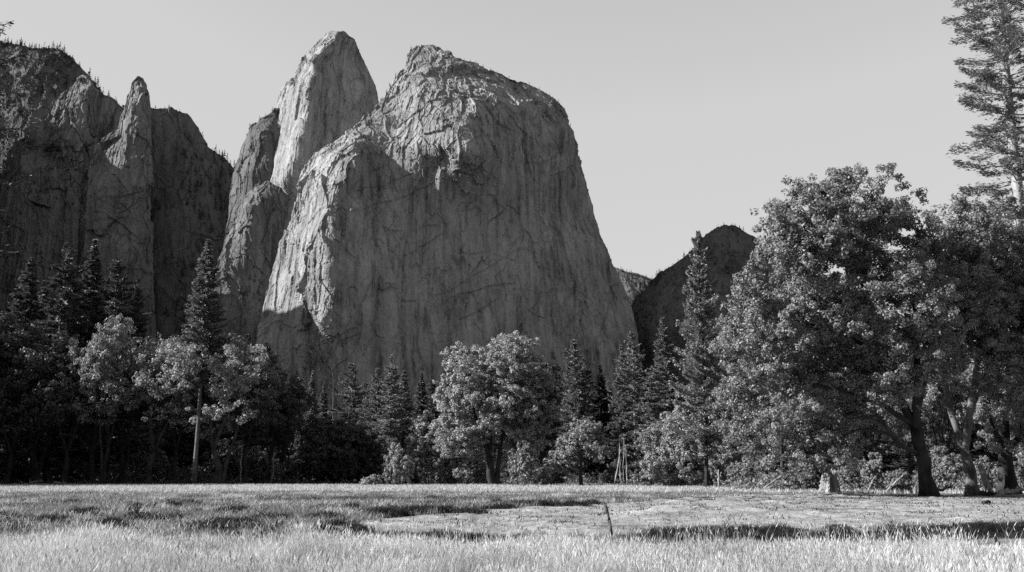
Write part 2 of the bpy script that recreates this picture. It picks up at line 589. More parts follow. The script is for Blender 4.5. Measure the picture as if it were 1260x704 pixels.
L = [(168, 92), (163, 97), (159, 106), (155, 118), (150, 132), (143, 158), (128, 170), (116, 178), (109, 207), (104, 300), (95, 592)]
Rr = [(172, 92), (177, 99), (180, 112), (183, 131), (184, 233), (186, 290), (200, 592)]
C = [(170, 93, 25), (159, 106, 34), (150, 132, 36), (142, 160, 36), (115, 178, 40), (108, 207, 40), (104, 300, 35), (95, 592, 0),
     (170, 105, 2), (165, 130, -8), (159, 160, -10), (148, 185, 0), (130, 195, 12), (125, 240, 6), (155, 240, 0), (165, 200, -4), (150, 320, -4), (125, 320, 2),
     (177, 99, 35), (183, 131, 45), (184, 233, 45), (186, 300, 40), (200, 592, 0), (178, 140, 14), (178, 230, 14), (150, 592, -40)]
rock("rock_pinnacle", rock_rows(L, Rr, 592, C, 2380, 220, 420, 130, 0.55, 7, blocky=lambda x, y: 1.5 + 0 * x), M_ROCK_S,
     "slender pointed rock pinnacle rising from the cliffs on the left")

top = [(150, 128), (183, 131), (196, 133), (213, 135), (232, 141), (243, 157), (256, 179), (268, 189), (283, 200), (296, 216), (320, 250), (350, 300)]
C = [(150, 128, 40), (183, 131, 40), (232, 141, 70), (256, 179, 80), (283, 200, 90), (350, 300, 110), (190, 200, 0), (230, 200, 30), (260, 230, 60),
     (190, 300, -20), (250, 300, 20), (300, 330, 40), (200, 592, -200), (300, 592, -160)]
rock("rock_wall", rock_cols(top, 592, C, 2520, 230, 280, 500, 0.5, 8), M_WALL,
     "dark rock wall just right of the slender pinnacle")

# right ridge and the far ridge in the gap
top = [(700, 480), (760, 400), (782, 367), (796, 354), (811, 338), (826, 327), (841, 314), (856, 301), (868, 290), (880, 281), (892, 275), (902, 277), (918, 286), (960, 310),
       (1040, 360), (1120, 420), (1200, 470), (1300, 500), (1420, 520)]
C = [(700, 480, 330), (782, 367, 260), (841, 314, 180), (892, 275, 170), (960, 310, 180), (1120, 420, 120), (1420, 520, 60), (840, 400, -20), (900, 350, 70), (780, 450, 240), (740, 592, 240),
     (1000, 480, -40), (820, 592, 60), (1000, 592, -260), (1300, 592, -260)]
rock("ridge", rock_cols(top, 592, C, 1960, 420, 220, 700, 0.32, 9), M_HILL,
     "dark wooded ridge sloping up to a knob behind the big oak")

top = [(660, 300), (720, 318), (757, 329), (768, 333), (782, 336), (797, 341), (812, 350), (850, 360), (950, 390)]
C = [(660, 300, 0), (757, 329, 0), (812, 350, 0), (950, 390, 0), (700, 592, -900), (900, 592, -900), (775, 350, -80)]
rock("far_ridge", rock_cols(top, 592, C, 3900, 160, 120, 900, 0.5, 10), M_HILL,
     "small far ridge seen in the gap between dome and dark ridge")

# unseen rock fin added off frame, heights shaped to shade dome and left cliffs
nc, nr = 200, 90
yy = np.linspace(1480, 2680, nc)
cx = -0.514 * yy - 185
hgt = np.interp(yy, [1480, 1560, 1750, 1905, 1960, 2200, 2320, 2420, 2500, 2600, 2680], [0, 600, 690, 676, 690, 850, 985, 1045, 1060, 1060, 0])
hgt = hgt + (9 * np.sin(yy / 31.0) + 6 * np.sin(yy / 17.3 + 1)) * (hgt > 100)
P = np.zeros((nr, nc, 3))
for r_, p in enumerate(np.linspace(-1, 1, nr)):
    P[r_, :, 0] = cx - p * 150
    P[r_, :, 1] = yy
    P[r_, :, 2] = hgt * (1 - abs(p) ** 2.2) - 4
P = roughen(P, 0.7, 11)
rock("shade_hill", (P.reshape(-1, 3), grid_quads(nr, nc), None, P, None, None), M_ROCK_D, "unseen rock fin added beyond the left edge to cast shade")

# dark slope added behind the camera, unseen, to cut the low sky light
na_, nr_ = 120, 50
a_ = np.radians(np.linspace(-84, 84, na_))
P = np.zeros((nr_, na_, 3))
for r_, t in enumerate(np.linspace(0, 1, nr_)):
    rr = 620 + 900 * t
    P[r_, :, 0] = rr * np.sin(a_)
    P[r_, :, 1] = -rr * np.cos(a_)
    P[r_, :, 2] = 560 * np.sin(np.pi * t) ** 0.8 * np.clip((R(84) - abs(a_)) * 5, 0, 1) * (1 + 0.12 * np.sin(a_ * 9)) - 4
P = roughen(P, 1.0, 12)
rock("shade_hill", (P.reshape(-1, 3), grid_quads(nr_, na_), None, P, None, None), M_HILL, "unseen wooded slope added behind the camera to block low sky light")
# ------------------------------------------------------------------ trees
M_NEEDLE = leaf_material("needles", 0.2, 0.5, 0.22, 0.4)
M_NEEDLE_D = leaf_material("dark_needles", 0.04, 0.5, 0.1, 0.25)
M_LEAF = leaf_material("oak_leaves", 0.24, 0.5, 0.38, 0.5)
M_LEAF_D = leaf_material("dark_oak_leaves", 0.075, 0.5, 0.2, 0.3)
M_LEAF_G = leaf_material("grove_leaves", 0.11, 0.5, 0.25, 0.4)
M_LEAF_B = leaf_material("bright_oak_leaves", 0.29, 0.45, 0.32, 0.4)
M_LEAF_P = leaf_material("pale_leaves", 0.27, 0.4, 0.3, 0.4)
M_BARK = bark_material("bark", 0.04, 0.2)
M_BARK_D = bark_material("dark_bark", 0.015, 0.06)
M_BARK_G = bark_material("grove_bark", 0.02, 0.1)
M_BARK_P = bark_material("pale_bark", 0.14, 0.38)
M_DEAD = bark_material("bleached_wood", 0.18, 0.42, 2.0, (1, 1, 0.3))


def unit(v):
    return v / (np.linalg.norm(v, axis=-1, keepdims=True) + 1e-9)


def cards(C, A, n, ln, wd, rs, fold=0.0):
    """leaf cards: centre C, long axis A, normal n"""
    B = unit(np.cross(A, n))
    l = ln[:, None] * 0.5
    w_ = wd[:, None] * 0.5
    # diamond with a broad middle
    mid = C + A * l * 0.15
    V = np.stack([C - A * l, mid + B * w_, C + A * l, mid - B * w_], 1)
    return V.reshape(-1, 3), np.arange(len(C) * 4).reshape(-1, 4)


def conifer_mesh(seed, H, Rad, bare=0.12, nb=260, shape=0.85, droop=0.25, dens=14, lsz=(0.6, 0.2), gaps=0.18, twr=0.013, lean=0.0, irregular=0.22, top_bare=0.0, tip=0.22, elj=0.1, fuzz=0.12):
    rs = np.random.RandomState(seed)
    tr = MB()
    z = np.linspace(0, H, 14)
    bend = lean * (z / H) ** 2 * H
    TP = np.stack([bend + 0.12 * np.sin(z * 0.21 + seed), 0.12 * np.cos(z * 0.17 + seed), z], 1)
    TP[:, :2] -= TP[0, :2]
    rad = H * twr * (1 - z / H) ** 0.8 + 0.03
    rad[0] *= 1.35
    tr.tube(TP, rad, 8)
    CC, AA, NN, LL = [], [], [], []
    for i in range(nb):
        t = bare + (1 - bare) * ((i + rs.rand()) / nb) ** 0.92
        prof = (1 - t) ** shape * min(1.0, 0.45 + (t - bare) * 4.5) + 0.018
        L = Rad * prof * (1 + irregular * rs.randn() * 0.8)
        if L < 0.25:
            L = 0.25
        if rs.rand() < gaps * (1 - t):
            L *= 0.45
        az = i * 2.39996 + rs.randn() * 0.5
        base = np.array([np.interp(t * H, z, TP[:, 0]), np.interp(t * H, z, TP[:, 1]), t * H])
        el = -droop + (0.25 + 0.9 * droop) * max(0, t - 0.1) + rs.randn() * elj
        if t > 0.93:
            el += 0.5
        s = np.linspace(0, 1, 5)
        dirv = np.array([math.cos(az), math.sin(az), 0])
        pts = base + dirv * (L * s)[:, None] * math.cos(el)
        pts[:, 2] += L * s * math.sin(el) - 0.18 * droop * L * s ** 2 + 0.16 * L * s ** 3
        tr.tube(pts, np.linspace(0.014 * L + 0.025, 0.012, 5), 3, cap=False)
        if t > 1 - top_bare and rs.rand() < 0.75:
            continue
        n = max(5, int(L * dens * (0.7 + 0.5 * rs.rand())))
        u = tip + (1.02 - tip) * rs.rand(n) ** 0.75
        c = np.stack([np.interp(u, s, pts[:, k]) for k in range(3)], 1)
        wsp = (0.13 + 0.24 * L) * (1.15 - u) * 0.9 + 0.12
        sidev = np.array([-dirv[1], dirv[0], 0])
        off = rs.randn(n) * 0.6
        c = c + sidev * (off * wsp)[:, None] + np.array([0, 0, 1.0]) * (rs.randn(n) * fuzz * (0.5 + 0.5 * L / 3) - 0.04)[:, None] + dirv * (rs.randn(n) * 0.1)[:, None]
        a = unit(dirv * 1.0 + sidev * (np.sign(off) * (0.4 + rs.rand(n) * 0.9))[:, None] + np.array([0, 0, 1.0]) * (rs.randn(n) * 0.35 + 0.1)[:, None])
        nn = unit(np.array([0, 0, 0.55]) + dirv * 0.5 + rs.randn(n, 3) * 0.7)
        CC.append(c), AA.append(a), NN.append(nn), LL.append(np.full(n, 1.0))
    C, A, Nn = np.vstack(CC), np.vstack(AA), np.vstack(NN)
    k = len(C)
    V, Q = cards(C, A, Nn, lsz[0] * (0.6 + 0.8 * rs.rand(k)), lsz[1] * (0.6 + 0.8 * rs.rand(k)), rs)
    return tr, V, Q


def blob_points(blobs, n, rs, shell=0.55, flat=1.0):
    """points inside a union of ellipsoids (cx, cy, cz, rx, ry, rz), more of them near the skin"""
    B = np.array(blobs, float)
    vol = (B[:, 3] * B[:, 4] * B[:, 5]) ** 0.8
    pick = rs.choice(len(B), n, p=vol / vol.sum())
    d = unit(rs.randn(n, 3))
    r = rs.rand(n) ** (1 / 3.0)
    r = np.where(rs.rand(n) < shell, 0.72 + 0.3 * rs.rand(n), r)
    return B[pick, :3] + d * r[:, None] * B[pick, 3:]


def broadleaf_mesh(seed, blobs, trunks, n_clump, n_leaf, lsz, csize, twig_r=0.02, up=0.35, shell=0.55, min_z=1.0, rmax=0.5, expo=2.4, flat=0.65, kside=10, spread=0.6, sprays=5, tight=0.5):
    """skeleton grown from the trunk lines out to leaf clumps spread through the crown"""
    rs = np.random.RandomState(seed)
    nodes, parent, radmin = [], [], []
    for P, r0, r1, link in trunks:
        P = np.asarray(P, float)
        seg = []
        for a, b in zip(P[:-1], P[1:]):
            m = max(2, int(np.linalg.norm(b - a) / 0.8))
            for t in np.arange(m) / m:
                seg.append(a + (b - a) * t)
        seg.append(P[-1])
        seg = np.array(seg)
        wob = np.linspace(0, 1, len(seg))[:, None]
        seg = seg + wob * (1 - wob) * 0.5 * np.stack([np.sin(wob[:, 0] * 9 + seed), np.cos(wob[:, 0] * 7 + seed), 0 * wob[:, 0]], 1)
        for i, p in enumerate(seg):
            nodes.append(p)
            if i == 0:
                if link is None or len(nodes) == 1:
                    parent.append(-1)
                else:
                    dd = np.linalg.norm(np.array(nodes[:-1]) - p, axis=1)
                    parent.append(int(np.argmin(dd)))
            else:
                parent.append(len(nodes) - 2)
            radmin.append(r0 + (r1 - r0) * i / max(1, len(seg) - 1))
    n_trunk = len(nodes)
    K = blob_points(blobs, n_clump, rs, shell)
    K = K[K[:, 2] > min_z]
    base = np.array(nodes[0])
    core = np.array(nodes[: n_trunk])
    dist0 = np.min(np.linalg.norm(K[:, None] - core[None], axis=2), axis=1)
    K = K[np.argsort(dist0)]
    depth = [0.0] * len(nodes)
    NA = np.zeros((len(nodes) + len(K) * 14 + 10, 3))
    NA[: len(nodes)] = nodes
    DA = np.zeros(len(NA))
    for i in range(len(nodes)):
        if parent[i] >= 0:
            DA[i] = DA[parent[i]] + np.linalg.norm(NA[i] - NA[parent[i]])
    cnt = len(nodes)
    ends = []
    hmin = max(0.5, 0.12 * np.max(K[:, 2]))
    for p in K:
        d = np.linalg.norm(NA[:cnt] - p, axis=1)
        cost = d + 0.25 * DA[:cnt] + np.where(NA[:cnt, 2] > p[2], 1.2 * (NA[:cnt, 2] - p[2]), 0) + np.where(NA[:cnt, 2] < hmin, 50, 0)
        j = int(np.argmin(cost))
        a = NA[j]
        L = np.linalg.norm(p - a)
        m = min(13, max(2, int(L / 0.7)))
        mid = (a + p) / 2 + np.array([0, 0, 0.10 * L]) + rs.randn(3) * 0.09 * L
        last = j
        for t in (np.arange(m) + 1) / m:
            q = (1 - t) ** 2 * a + 2 * t * (1 - t) * mid + t * t * p
            NA[cnt] = q + rs.randn(3) * 0.03
            parent.append(last)
            radmin.append(0)
            DA[cnt] = DA[last] + np.linalg.norm(NA[cnt] - NA[last])
            last = cnt
            cnt += 1
        ends.append(last)
    NA = NA[:cnt]
    par = np.array(parent)
    area = np.zeros(cnt)
    for e in ends:
        area[e] += twig_r ** expo
    kids = [[] for _ in range(cnt)]
    for i in range(cnt - 1, 0, -1):
        if par[i] >= 0:
            area[par[i]] += area[i]
    for i in range(cnt):
        if par[i] >= 0:
            kids[par[i]].append(i)
    rad = np.clip(area ** (1 / expo), twig_r * 0.6, rmax)
    rad = np.maximum(rad, np.array(radmin))
    tr = MB()
    # walk chains, following the thickest child
    stack = [(i, None) for i in range(cnt) if par[i] < 0]
    while stack:
        i, frm = stack.pop()
        chain = [] if frm is None else [frm]
        while True:
            chain.append(i)
            ks = kids[i]
            if not ks:
                break
            ks = sorted(ks, key=lambda q: -rad[q])
            for q in ks[1:]:
                stack.append((q, i))
            i = ks[0]
        rr = rad[chain].copy()
        if frm is not None:
            rr[0] = min(rr[0], rr[1] * 1.25)
        kk = kside if rr.max() > 0.12 else (5 if rr.max() > 0.05 else 3)
        P = NA[chain]
        if len(P) < 2:
            continue
        if frm is None and P[0, 2] < 0.3:
            rr[0] *= 1.45
            if len(rr) > 2:
                rr[1] *= 1.15
        fl = None
        if rr.max() > 0.12:
            th_ = np.arange(kk) / kk * 6.283
            fl = 1 + 0.10 * np.sin(3 * th_ + 1 + 0.5 * np.arange(len(P))[:, None] * 0.3) + 0.09 * rs.randn(len(P), kk)
            if frm is None:
                fl[0] += 0.25 * (np.sin(5 * th_ + seed) > 0.2)
        tr.tube(P, rr, kk, kk > 4, fl)
    # leaves in small sprays round each clump
    nK = len(K)
    per = np.maximum(8, (n_leaf * (0.5 + rs.rand(nK))).astype(int))
    idx = np.repeat(np.arange(nK), per)
    # every clump is itself a handful of sprays
    ns = sprays
    spr = K[:, None, :] + rs.randn(nK, ns, 3) * np.array([1, 1, flat]) * csize * spread
    si = rs.randint(0, ns, len(idx))
    ball = unit(rs.randn(len(idx), 3)) * (0.35 + 0.75 * rs.rand(len(idx), 1) ** 0.5)
    C = spr[idx, si] + ball * np.array([1, 1, 0.5 + 0.4 * flat]) * csize * tight
    cen = np.array([b[:3] for b in blobs]).mean(0)
    outw = unit(C - cen)
    n = unit(rs.randn(len(C), 3) * 0.5 + np.array([0, 0, up]) + ball * 0.8 + outw * 0.35)
    a = unit(np.cross(n, rs.randn(len(C), 3)))
    k = len(C)
    V, Q = cards(C, a, n, lsz * (0.6 + 0.9 * rs.rand(k)), lsz * 0.75 * (0.6 + 0.8 * rs.rand(k)), rs)
    return tr, V, Q


class Proto:
    def __init__(s, tr, V, Q, bark, leaf, name):
        s.trunk = tr.build(name + "_trunk", bark, True)
        s.crown = mesh(name + "_crown", V, Q, None, leaf)
        s.top = float(V[:, 2].max())
        s.name = name


def plant(pr, loc, height=None, rot=0.0, label=None, cat="tree", group=None, name=None, wide=1.0, leaf=None, bark=None, dz=0.0, parts=("trunk", "crown")):
    k = 1.0 if height is None else height / pr.top
    root = obj(name or pr.name, None)
    root.location = (loc[0], loc[1], loc[2] + dz)
    root.rotation_euler = (0, 0, rot)
    root.scale = (k * wide, k * wide, k)
    tag(root, label, cat, group)
    for nm, me, mt in ((parts[0], pr.trunk, bark), (parts[1], pr.crown, leaf)):
        o = obj(nm, me, root)
        if mt is not None:
            o.material_slots[0].link = "OBJECT"
            o.material_slots[0].material = mt
    return root


def ground_at(px, Y):
    """point of the ground seen in column px at distance Y"""
    x = float(at(px, 597, Y)[0])
    return np.array([x, Y, float(ground_z(np.array([x]), np.array([Y]))[0])])


def height_to(px, py, loc):
    return float(at(px, py, loc[1])[2] - loc[2])


# prototypes ---------------------------------------------------------
FIRS = [Proto(*conifer_mesh(11, 40, 8.3, 0.05, 380, 0.85, 0.30, 40, (0.62, 0.24)), M_BARK, M_NEEDLE, "conifer_tree"),
        Proto(*conifer_mesh(12, 40, 7.4, 0.08, 360, 0.75, 0.22, 40, (0.62, 0.24), gaps=0.35), M_BARK, M_NEEDLE, "conifer_tree"),
        Proto(*conifer_mesh(13, 40, 8.4, 0.12, 330, 0.7, 0.12, 40, (0.64, 0.24), gaps=0.4, irregular=0.45), M_BARK, M_NEEDLE, "conifer_tree"),
        Proto(*conifer_mesh(14, 40, 5.8, 0.04, 360, 0.95, 0.32, 42, (0.62, 0.24)), M_BARK, M_NEEDLE, "conifer_tree"),
        Proto(*conifer_mesh(16, 40, 7.6, 0.14, 230, 0.6, 0.34, 42, (0.64, 0.24), gaps=0.75, irregular=0.6, lean=0.03), M_BARK, M_NEEDLE, "conifer_tree"),
        Proto(*conifer_mesh(17, 40, 6.6, 0.05, 300, 0.62, 0.4, 40, (0.64, 0.24), gaps=0.55, irregular=0.5, lean=-0.02, top_bare=0.1), M_BARK, M_NEEDLE, "conifer_tree")]
PINE = Proto(*conifer_mesh(15, 40, 4.6, 0.22, 250, 0.55, 0.05, 19, (0.6, 0.2), gaps=0.45, irregular=0.5), M_BARK, M_NEEDLE, "pine_tree")


def oak_proto(seed, H, W, lean=0.0, low=0.32, leafn=150, clumps=190, bark=None, leaf=None, two=False):
    rs = np.random.RandomState(seed)
    blobs = []
    for i in range(9):
        a = i * 2.4 + rs.rand()
        rr = W * (0.16 + 0.34 * rs.rand() ** 0.6)
        zc = H * (0.50 + 0.34 * rs.rand())
        q = W * (0.15 + 0.08 * rs.rand())
        blobs.append((lean * zc + rr * math.cos(a), rr * math.sin(a), zc, q, q, q * 0.85))
    blobs.append((lean * H * 0.8, 0, H * 0.83, W * 0.24, W * 0.24, H * 0.15))
    f = H * 0.22
    tk = [([(0, 0, -0.3), (0.1 * lean * f, 0.1, f * 0.5), (lean * f * 1.4, 0, f)], H * 0.022, H * 0.016, None)]
    for i in range(4):
        a = i * 1.7 + rs.rand() * 0.8
        tk.append(([(lean * f * 1.4, 0, f), (lean * f + W * 0.07 * math.cos(a), W * 0.07 * math.sin(a), f + H * 0.17),
                    (lean * H * 0.5 + W * 0.17 * math.cos(a), W * 0.17 * math.sin(a), f + H * (0.38 + 0.1 * rs.rand()))], H * 0.012, H * 0.005, 1))
    if two:
        tk.append(([(0.5, 0.3, -0.3), (1.2, 0.5, f * 0.8), (W * 0.2, 0.4, H * 0.5)], H * 0.014, H * 0.006, None))
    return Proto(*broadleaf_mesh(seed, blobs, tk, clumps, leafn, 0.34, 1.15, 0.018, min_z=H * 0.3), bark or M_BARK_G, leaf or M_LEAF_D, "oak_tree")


OAKS = [oak_proto(21, 22, 18, 0.05), oak_proto(22, 23, 16, -0.12, two=True), oak_proto(23, 21, 20, 0.10)]


def bush_proto(seed, H, W, leaf, name="shrub", n=60, leafn=90, lsz=0.34, cs=0.6):
    rs = np.random.RandomState(seed)
    blobs = [((rs.rand() - 0.5) * W * 0.6, (rs.rand() - 0.5) * W * 0.6, H * (0.22 + 0.45 * rs.rand()), W * 0.25, W * 0.25, H * 0.24) for _ in range(6)]
    blobs.append((0, 0, H * 0.74, W * 0.2, W * 0.2, H * 0.26))
    tk = [([(0.1 * i, 0, -0.2), (W * 0.1 * math.cos(i * 2.1), W * 0.1 * math.sin(i * 2.1), H * 0.3)], 0.05, 0.03, None) for i in range(3)]
    return Proto(*broadleaf_mesh(seed, blobs, tk, n, leafn, lsz, cs, 0.014, min_z=0.1), M_BARK, leaf, name)


SHRUBS = [bush_proto(31, 8, 6.5, M_LEAF_P), bush_proto(32, 5, 7, M_LEAF), bush_proto(33, 3, 5.5, M_LEAF, n=40)]
FINE = [bush_proto(34, 5, 6, M_LEAF, n=90, leafn=200, lsz=0.17, cs=0.45), bush_proto(35, 3.4, 6, M_LEAF, n=70, leafn=190, lsz=0.16, cs=0.4)]
# ------------------------------------------------------------------ meadow
def band(px, pts):
    p = np.array(pts, float)
    return np.interp(px, p[:, 0], p[:, 1])


# image rows of the meadow's features, by column, turned into distances on the ground
def row_to_Y(px, py):
    d = at(px, py, 1.0)
    return -CAMZ / np.minimum(d[..., 2] - CAMZ, -1e-4)


CH_MID = [(-600, 675), (300, 672), (480, 665), (620, 663), (760, 662), (860, 661), (1000, 661), (1130, 661), (1200, 655), (1260, 652), (1800, 648)]
BAR_FAR = [(-600, 661), (330, 660), (400, 650), (440, 643), (480, 637), (560, 630), (640, 625), (700, 622), (760, 619), (900, 613), (1000, 609), (1260, 606), (1800, 603)]
BAR_NEAR = [(-600, 659), (330, 661), (420, 663), (500, 664), (700, 660), (800, 657), (1000, 656), (1130, 656), (1260, 648), (1800, 644)]


def zones(X, Y):
    """columns of the picture and the ground distances of the bar and the channel there"""
    P = np.stack([X, Y, np.zeros_like(X)], -1)
    px, py = proj(P)
    px = np.clip(px, -600, 1800)
    return px, py, row_to_Y(px, band(px, CH_MID)), row_to_Y(px, band(px, BAR_FAR)), row_to_Y(px, band(px, BAR_NEAR))


def sstep(x, a, b):
    t = np.clip((x - a) / (b - a), 0, 1)
    return t * t * (3 - 2 * t)


def ground_z(X, Y):
    X, Y = np.asarray(X, float), np.asarray(Y, float)
    Yc = np.maximum(Y, 1.0)
    px, py, yc, yf, yn = zones(X, Yc)
    P = np.stack([X, Y, 0 * X], -1)
    z = 0.10 * fbm(P, 14, 3, off=3.1) * sstep(Y, 14, 40)
    hum = fbm(P, 3.2, 3, off=9.7)
    inbar = sstep(Y, yn - 1, yn + 1) * (1 - sstep(Y, yf - 3, yf + 1))
    meadow = sstep(Y, yf - 1, yf + 3)
    z = z + 0.10 * hum * sstep(Y, 13, 18) * (1 - 0.3 * inbar)
    z = z + inbar * (0.13 * fbm(P, (0.9, 1.3, 1), 4, 0.65, off=5.5) + 0.10 * np.maximum(0, fbm(P, 5, 2, off=8.1)) * sstep(px, 700, 850))
    ch = sstep(px, 420, 700)
    z = z - ch * 0.55 * np.exp(-((Y - yc + 0.2) / 1.5) ** 2)
    # rough spoil on the far half of the bar
    m = inbar * sstep(px, 740, 840) * (1 - sstep(px, 1000, 1120)) * sstep(Y, 38, 44)
    z = z + m * (0.35 * np.abs(fbm(P, 4.0, 3, off=2.2)) + 0.1)
    z = z + 0.9 * sstep(Y, 75, 110) * np.exp(-((X - 45) / 26) ** 2) * 0 + 0.0
    z = z * (1 - sstep(Y, 300, 600))
    return z


def soil_material():
    m, nt, out = mat_new("meadow_soil")
    pos = N(nt, "ShaderNodeNewGeometry").outputs["Position"]
    at_ = N(nt, "ShaderNodeAttribute", attribute_name="bare")
    fr = N(nt, "ShaderNodeAttribute", attribute_name="forest")
    dk = N(nt, "ShaderNodeAttribute", attribute_name="ground_dark")
    n1 = noise_node(nt, pos, 0.45, 6, 0.65)
    n2 = noise_node(nt, pos, 3.0, 8, 0.75)
    n3 = noise_node(nt, pos, 0.12, 3, 0.5)
    v = mth(nt, "MULTIPLY_ADD", n1, 0.45, mth(nt, "MULTIPLY", n2, 0.4))
    v = mth(nt, "MULTIPLY_ADD", n3, 0.15, v)
    grass = ramp(nt, v, [(0.36, 0.08), (0.5, 0.18), (0.64, 0.32)])
    sand = ramp(nt, v, [(0.36, 0.1), (0.46, 0.24), (0.55, 0.36), (0.64, 0.6)])
    def mix(f, a, b):
        x = N(nt, "ShaderNodeMix", data_type="RGBA")
        nt.links.new(f, x.inputs[0])
        for s_, c_ in ((6, a), (7, b)):
            if isinstance(c_, float):
                x.inputs[s_].default_value = (c_, c_, c_, 1)
            else:
                nt.links.new(c_, x.inputs[s_])
        return x.outputs[2]
    c = mix(at_.outputs["Fac"], grass, sand)
    c = mix(dk.outputs["Fac"], c, 0.035)
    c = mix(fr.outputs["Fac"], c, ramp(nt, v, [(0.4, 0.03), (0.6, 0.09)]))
    bs = N(nt, "ShaderNodeBsdfPrincipled")
    bs.inputs["Roughness"].default_value = 0.95
    bs.inputs["Specular IOR Level"].default_value = 0.1
    nt.links.new(c, bs.inputs["Base Color"])
    bmp = N(nt, "ShaderNodeBump")
    bmp.inputs["Strength"].default_value = 0.8
    bmp.inputs["Distance"].default_value = 0.12
    nt.links.new(n2, bmp.inputs["Height"])
    nt.links.new(bmp.outputs["Normal"], bs.inputs["Normal"])
    nt.links.new(bs.outputs[0], out.inputs["Surface"])
    return m


# one sheet to the horizon, fine where the camera looks
ang = np.concatenate([np.radians(np.arange(-180, -36, 6.0)), np.radians(np.linspace(-36, 36, 640)), np.radians(np.arange(42, 180, 6.0))])
rad = np.concatenate([[1.0, 4, 8], np.geomspace(12, 240, 520), np.geomspace(260, 12000, 26)])
GX = rad[:, None] * np.sin(ang)[None]
GY = rad[:, None] * np.cos(ang)[None]
front = (np.abs(ang) < R(37))[None] & (rad[:, None] < 400)
GZ = np.where(front, ground_z(GX, GY), 0.0)
na = len(ang)
V = np.vstack([np.stack([GX, GY, GZ], -1).reshape(-1, 3), [[0, 0, 0]]])
T = np.stack([(np.arange(na) + 1) % na, np.arange(na), np.full(na, len(V) - 1)], 1)
gme = mesh("ground", V, grid_quads(len(rad), na, True)[:, ::-1], T, soil_material(), True)
px, py, yc, yf, yn = zones(GX, np.maximum(GY, 1))
fbar = sstep(GY, yn - 0.5, yn + 0.5) * (1 - sstep(GY, yf - 2, yf + 2)) * front
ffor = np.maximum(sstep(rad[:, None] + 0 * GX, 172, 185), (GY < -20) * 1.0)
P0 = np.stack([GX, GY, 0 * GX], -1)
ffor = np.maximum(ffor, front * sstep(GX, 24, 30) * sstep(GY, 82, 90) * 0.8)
fdark = front * sstep(px, 560, 760) * np.exp(-((GY - yc - 0.3) / 1.7) ** 2) * 0.97  # darker ground in a strip along the channel
fdark = np.maximum(fdark, fbar * np.clip(2.0 * fbm(P0, (5, 1.6, 5), 3, off=44) - 0.35, 0, 0.6) * sstep(px, 420, 560))  # plus darker noise patches on the bar
for nm, a_ in (("bare", fbar), ("forest", ffor), ("ground_dark", fdark)):
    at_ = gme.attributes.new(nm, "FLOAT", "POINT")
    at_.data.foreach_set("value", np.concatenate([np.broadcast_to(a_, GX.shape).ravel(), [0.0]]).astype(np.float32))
tag(obj("ground", gme), "level valley meadow with a bare gravel bar", kind="structure")


# ------------------------------------------------------------------ grass
def grass_material(name, lo, hi, trans=0.35):
    m, nt, out = mat_new(name)
    geo = N(nt, "ShaderNodeNewGeometry")
    n1 = noise_node(nt, geo.outputs["Position"], 0.35, 4, 0.6)
    v = mth(nt, "MULTIPLY_ADD", geo.outputs["Random Per Island"], 0.3, mth(nt, "MULTIPLY_ADD", n1, 1.0, -0.15))
    c = ramp(nt, v, [(0.1, lo), (0.5, (lo + hi) / 2), (0.85, hi)])
    df = N(nt, "ShaderNodeBsdfDiffuse")
    tr = N(nt, "ShaderNodeBsdfTranslucent")
    mx = N(nt, "ShaderNodeMixShader")
    mx.inputs[0].default_value = trans
    for b in (df, tr):
        nt.links.new(c, b.inputs["Color"])
    nt.links.new(df.outputs[0], mx.inputs[1])
    nt.links.new(tr.outputs[0], mx.inputs[2])
    nt.links.new(mx.outputs[0], out.inputs["Surface"])
    return m


def blades(rs, X, Y, h, w_, lean=0.35, head=0.0):
    """bent grass blades facing every way; some carry a seed head"""
    n = len(X)
    Z = ground_z(X, Y)
    az = rs.rand(n) * 2 * np.pi
    ld = np.stack([np.cos(az), np.sin(az), 0 * az], -1)
    fa = rs.rand(n) * 2 * np.pi
    fd = np.stack([np.cos(fa), np.sin(fa), 0 * fa], -1)
    B = np.stack([X, Y, Z - 0.02], -1)
    k = lean * (0.3 + rs.rand(n)) * h
    M = B + ld * (k * 0.28)[:, None]
    M[:, 2] += h * 0.55
    E = B + ld * k[:, None]
    E[:, 2] += h * (1 - 0.12 * rs.rand(n))
    w2 = (w_ * 0.5)[:, None]
    V = np.stack([B - fd * w2, B + fd * w2, M + fd * w2 * 0.85, M - fd * w2 * 0.85, E], 1)
    i = np.arange(n)[:, None] * 5
    Q = i + np.array([[0, 1, 2, 3]])
    T = i + np.array([[3, 2, 4]])
    V = V.reshape(-1, 3)
    if head > 0:
        s = np.where(rs.rand(n) < head)[0]
        m = len(s)
        hl = (0.05 + 0.06 * rs.rand(m))[:, None]
        ax = unit(E[s] - M[s])
        sd = fd[s] * (0.0035 + 0.003 * rs.rand(m))[:, None] * (1 + Y[s] / 25)[:, None]
        E2 = E[s]
        HV = np.stack([E2 - ax * hl * 0.4, E2 + sd, E2 + ax * hl, E2 - sd], 1).reshape(-1, 3)
        HQ = np.arange(m * 4).reshape(-1, 4) + len(V)
        V = np.vstack([V, HV])
        Q = np.vstack([Q, HQ])
    return V, Q, T


def scatter(rs, n, y0, y1, ang=33.0):
    """even over the ground inside the view, with a margin to each side"""
    Y = np.sqrt(rs.rand(n) * (y1 ** 2 - y0 ** 2) + y0 ** 2)
    X = Y * np.tan(R(ang)) * (rs.rand(n) * 2 - 1)
    return X, Y


rs = np.random.RandomState(5)
parts_p, parts_m, parts_d = [], [], []


def keep(m, *a):
    return [q[m] for q in a]


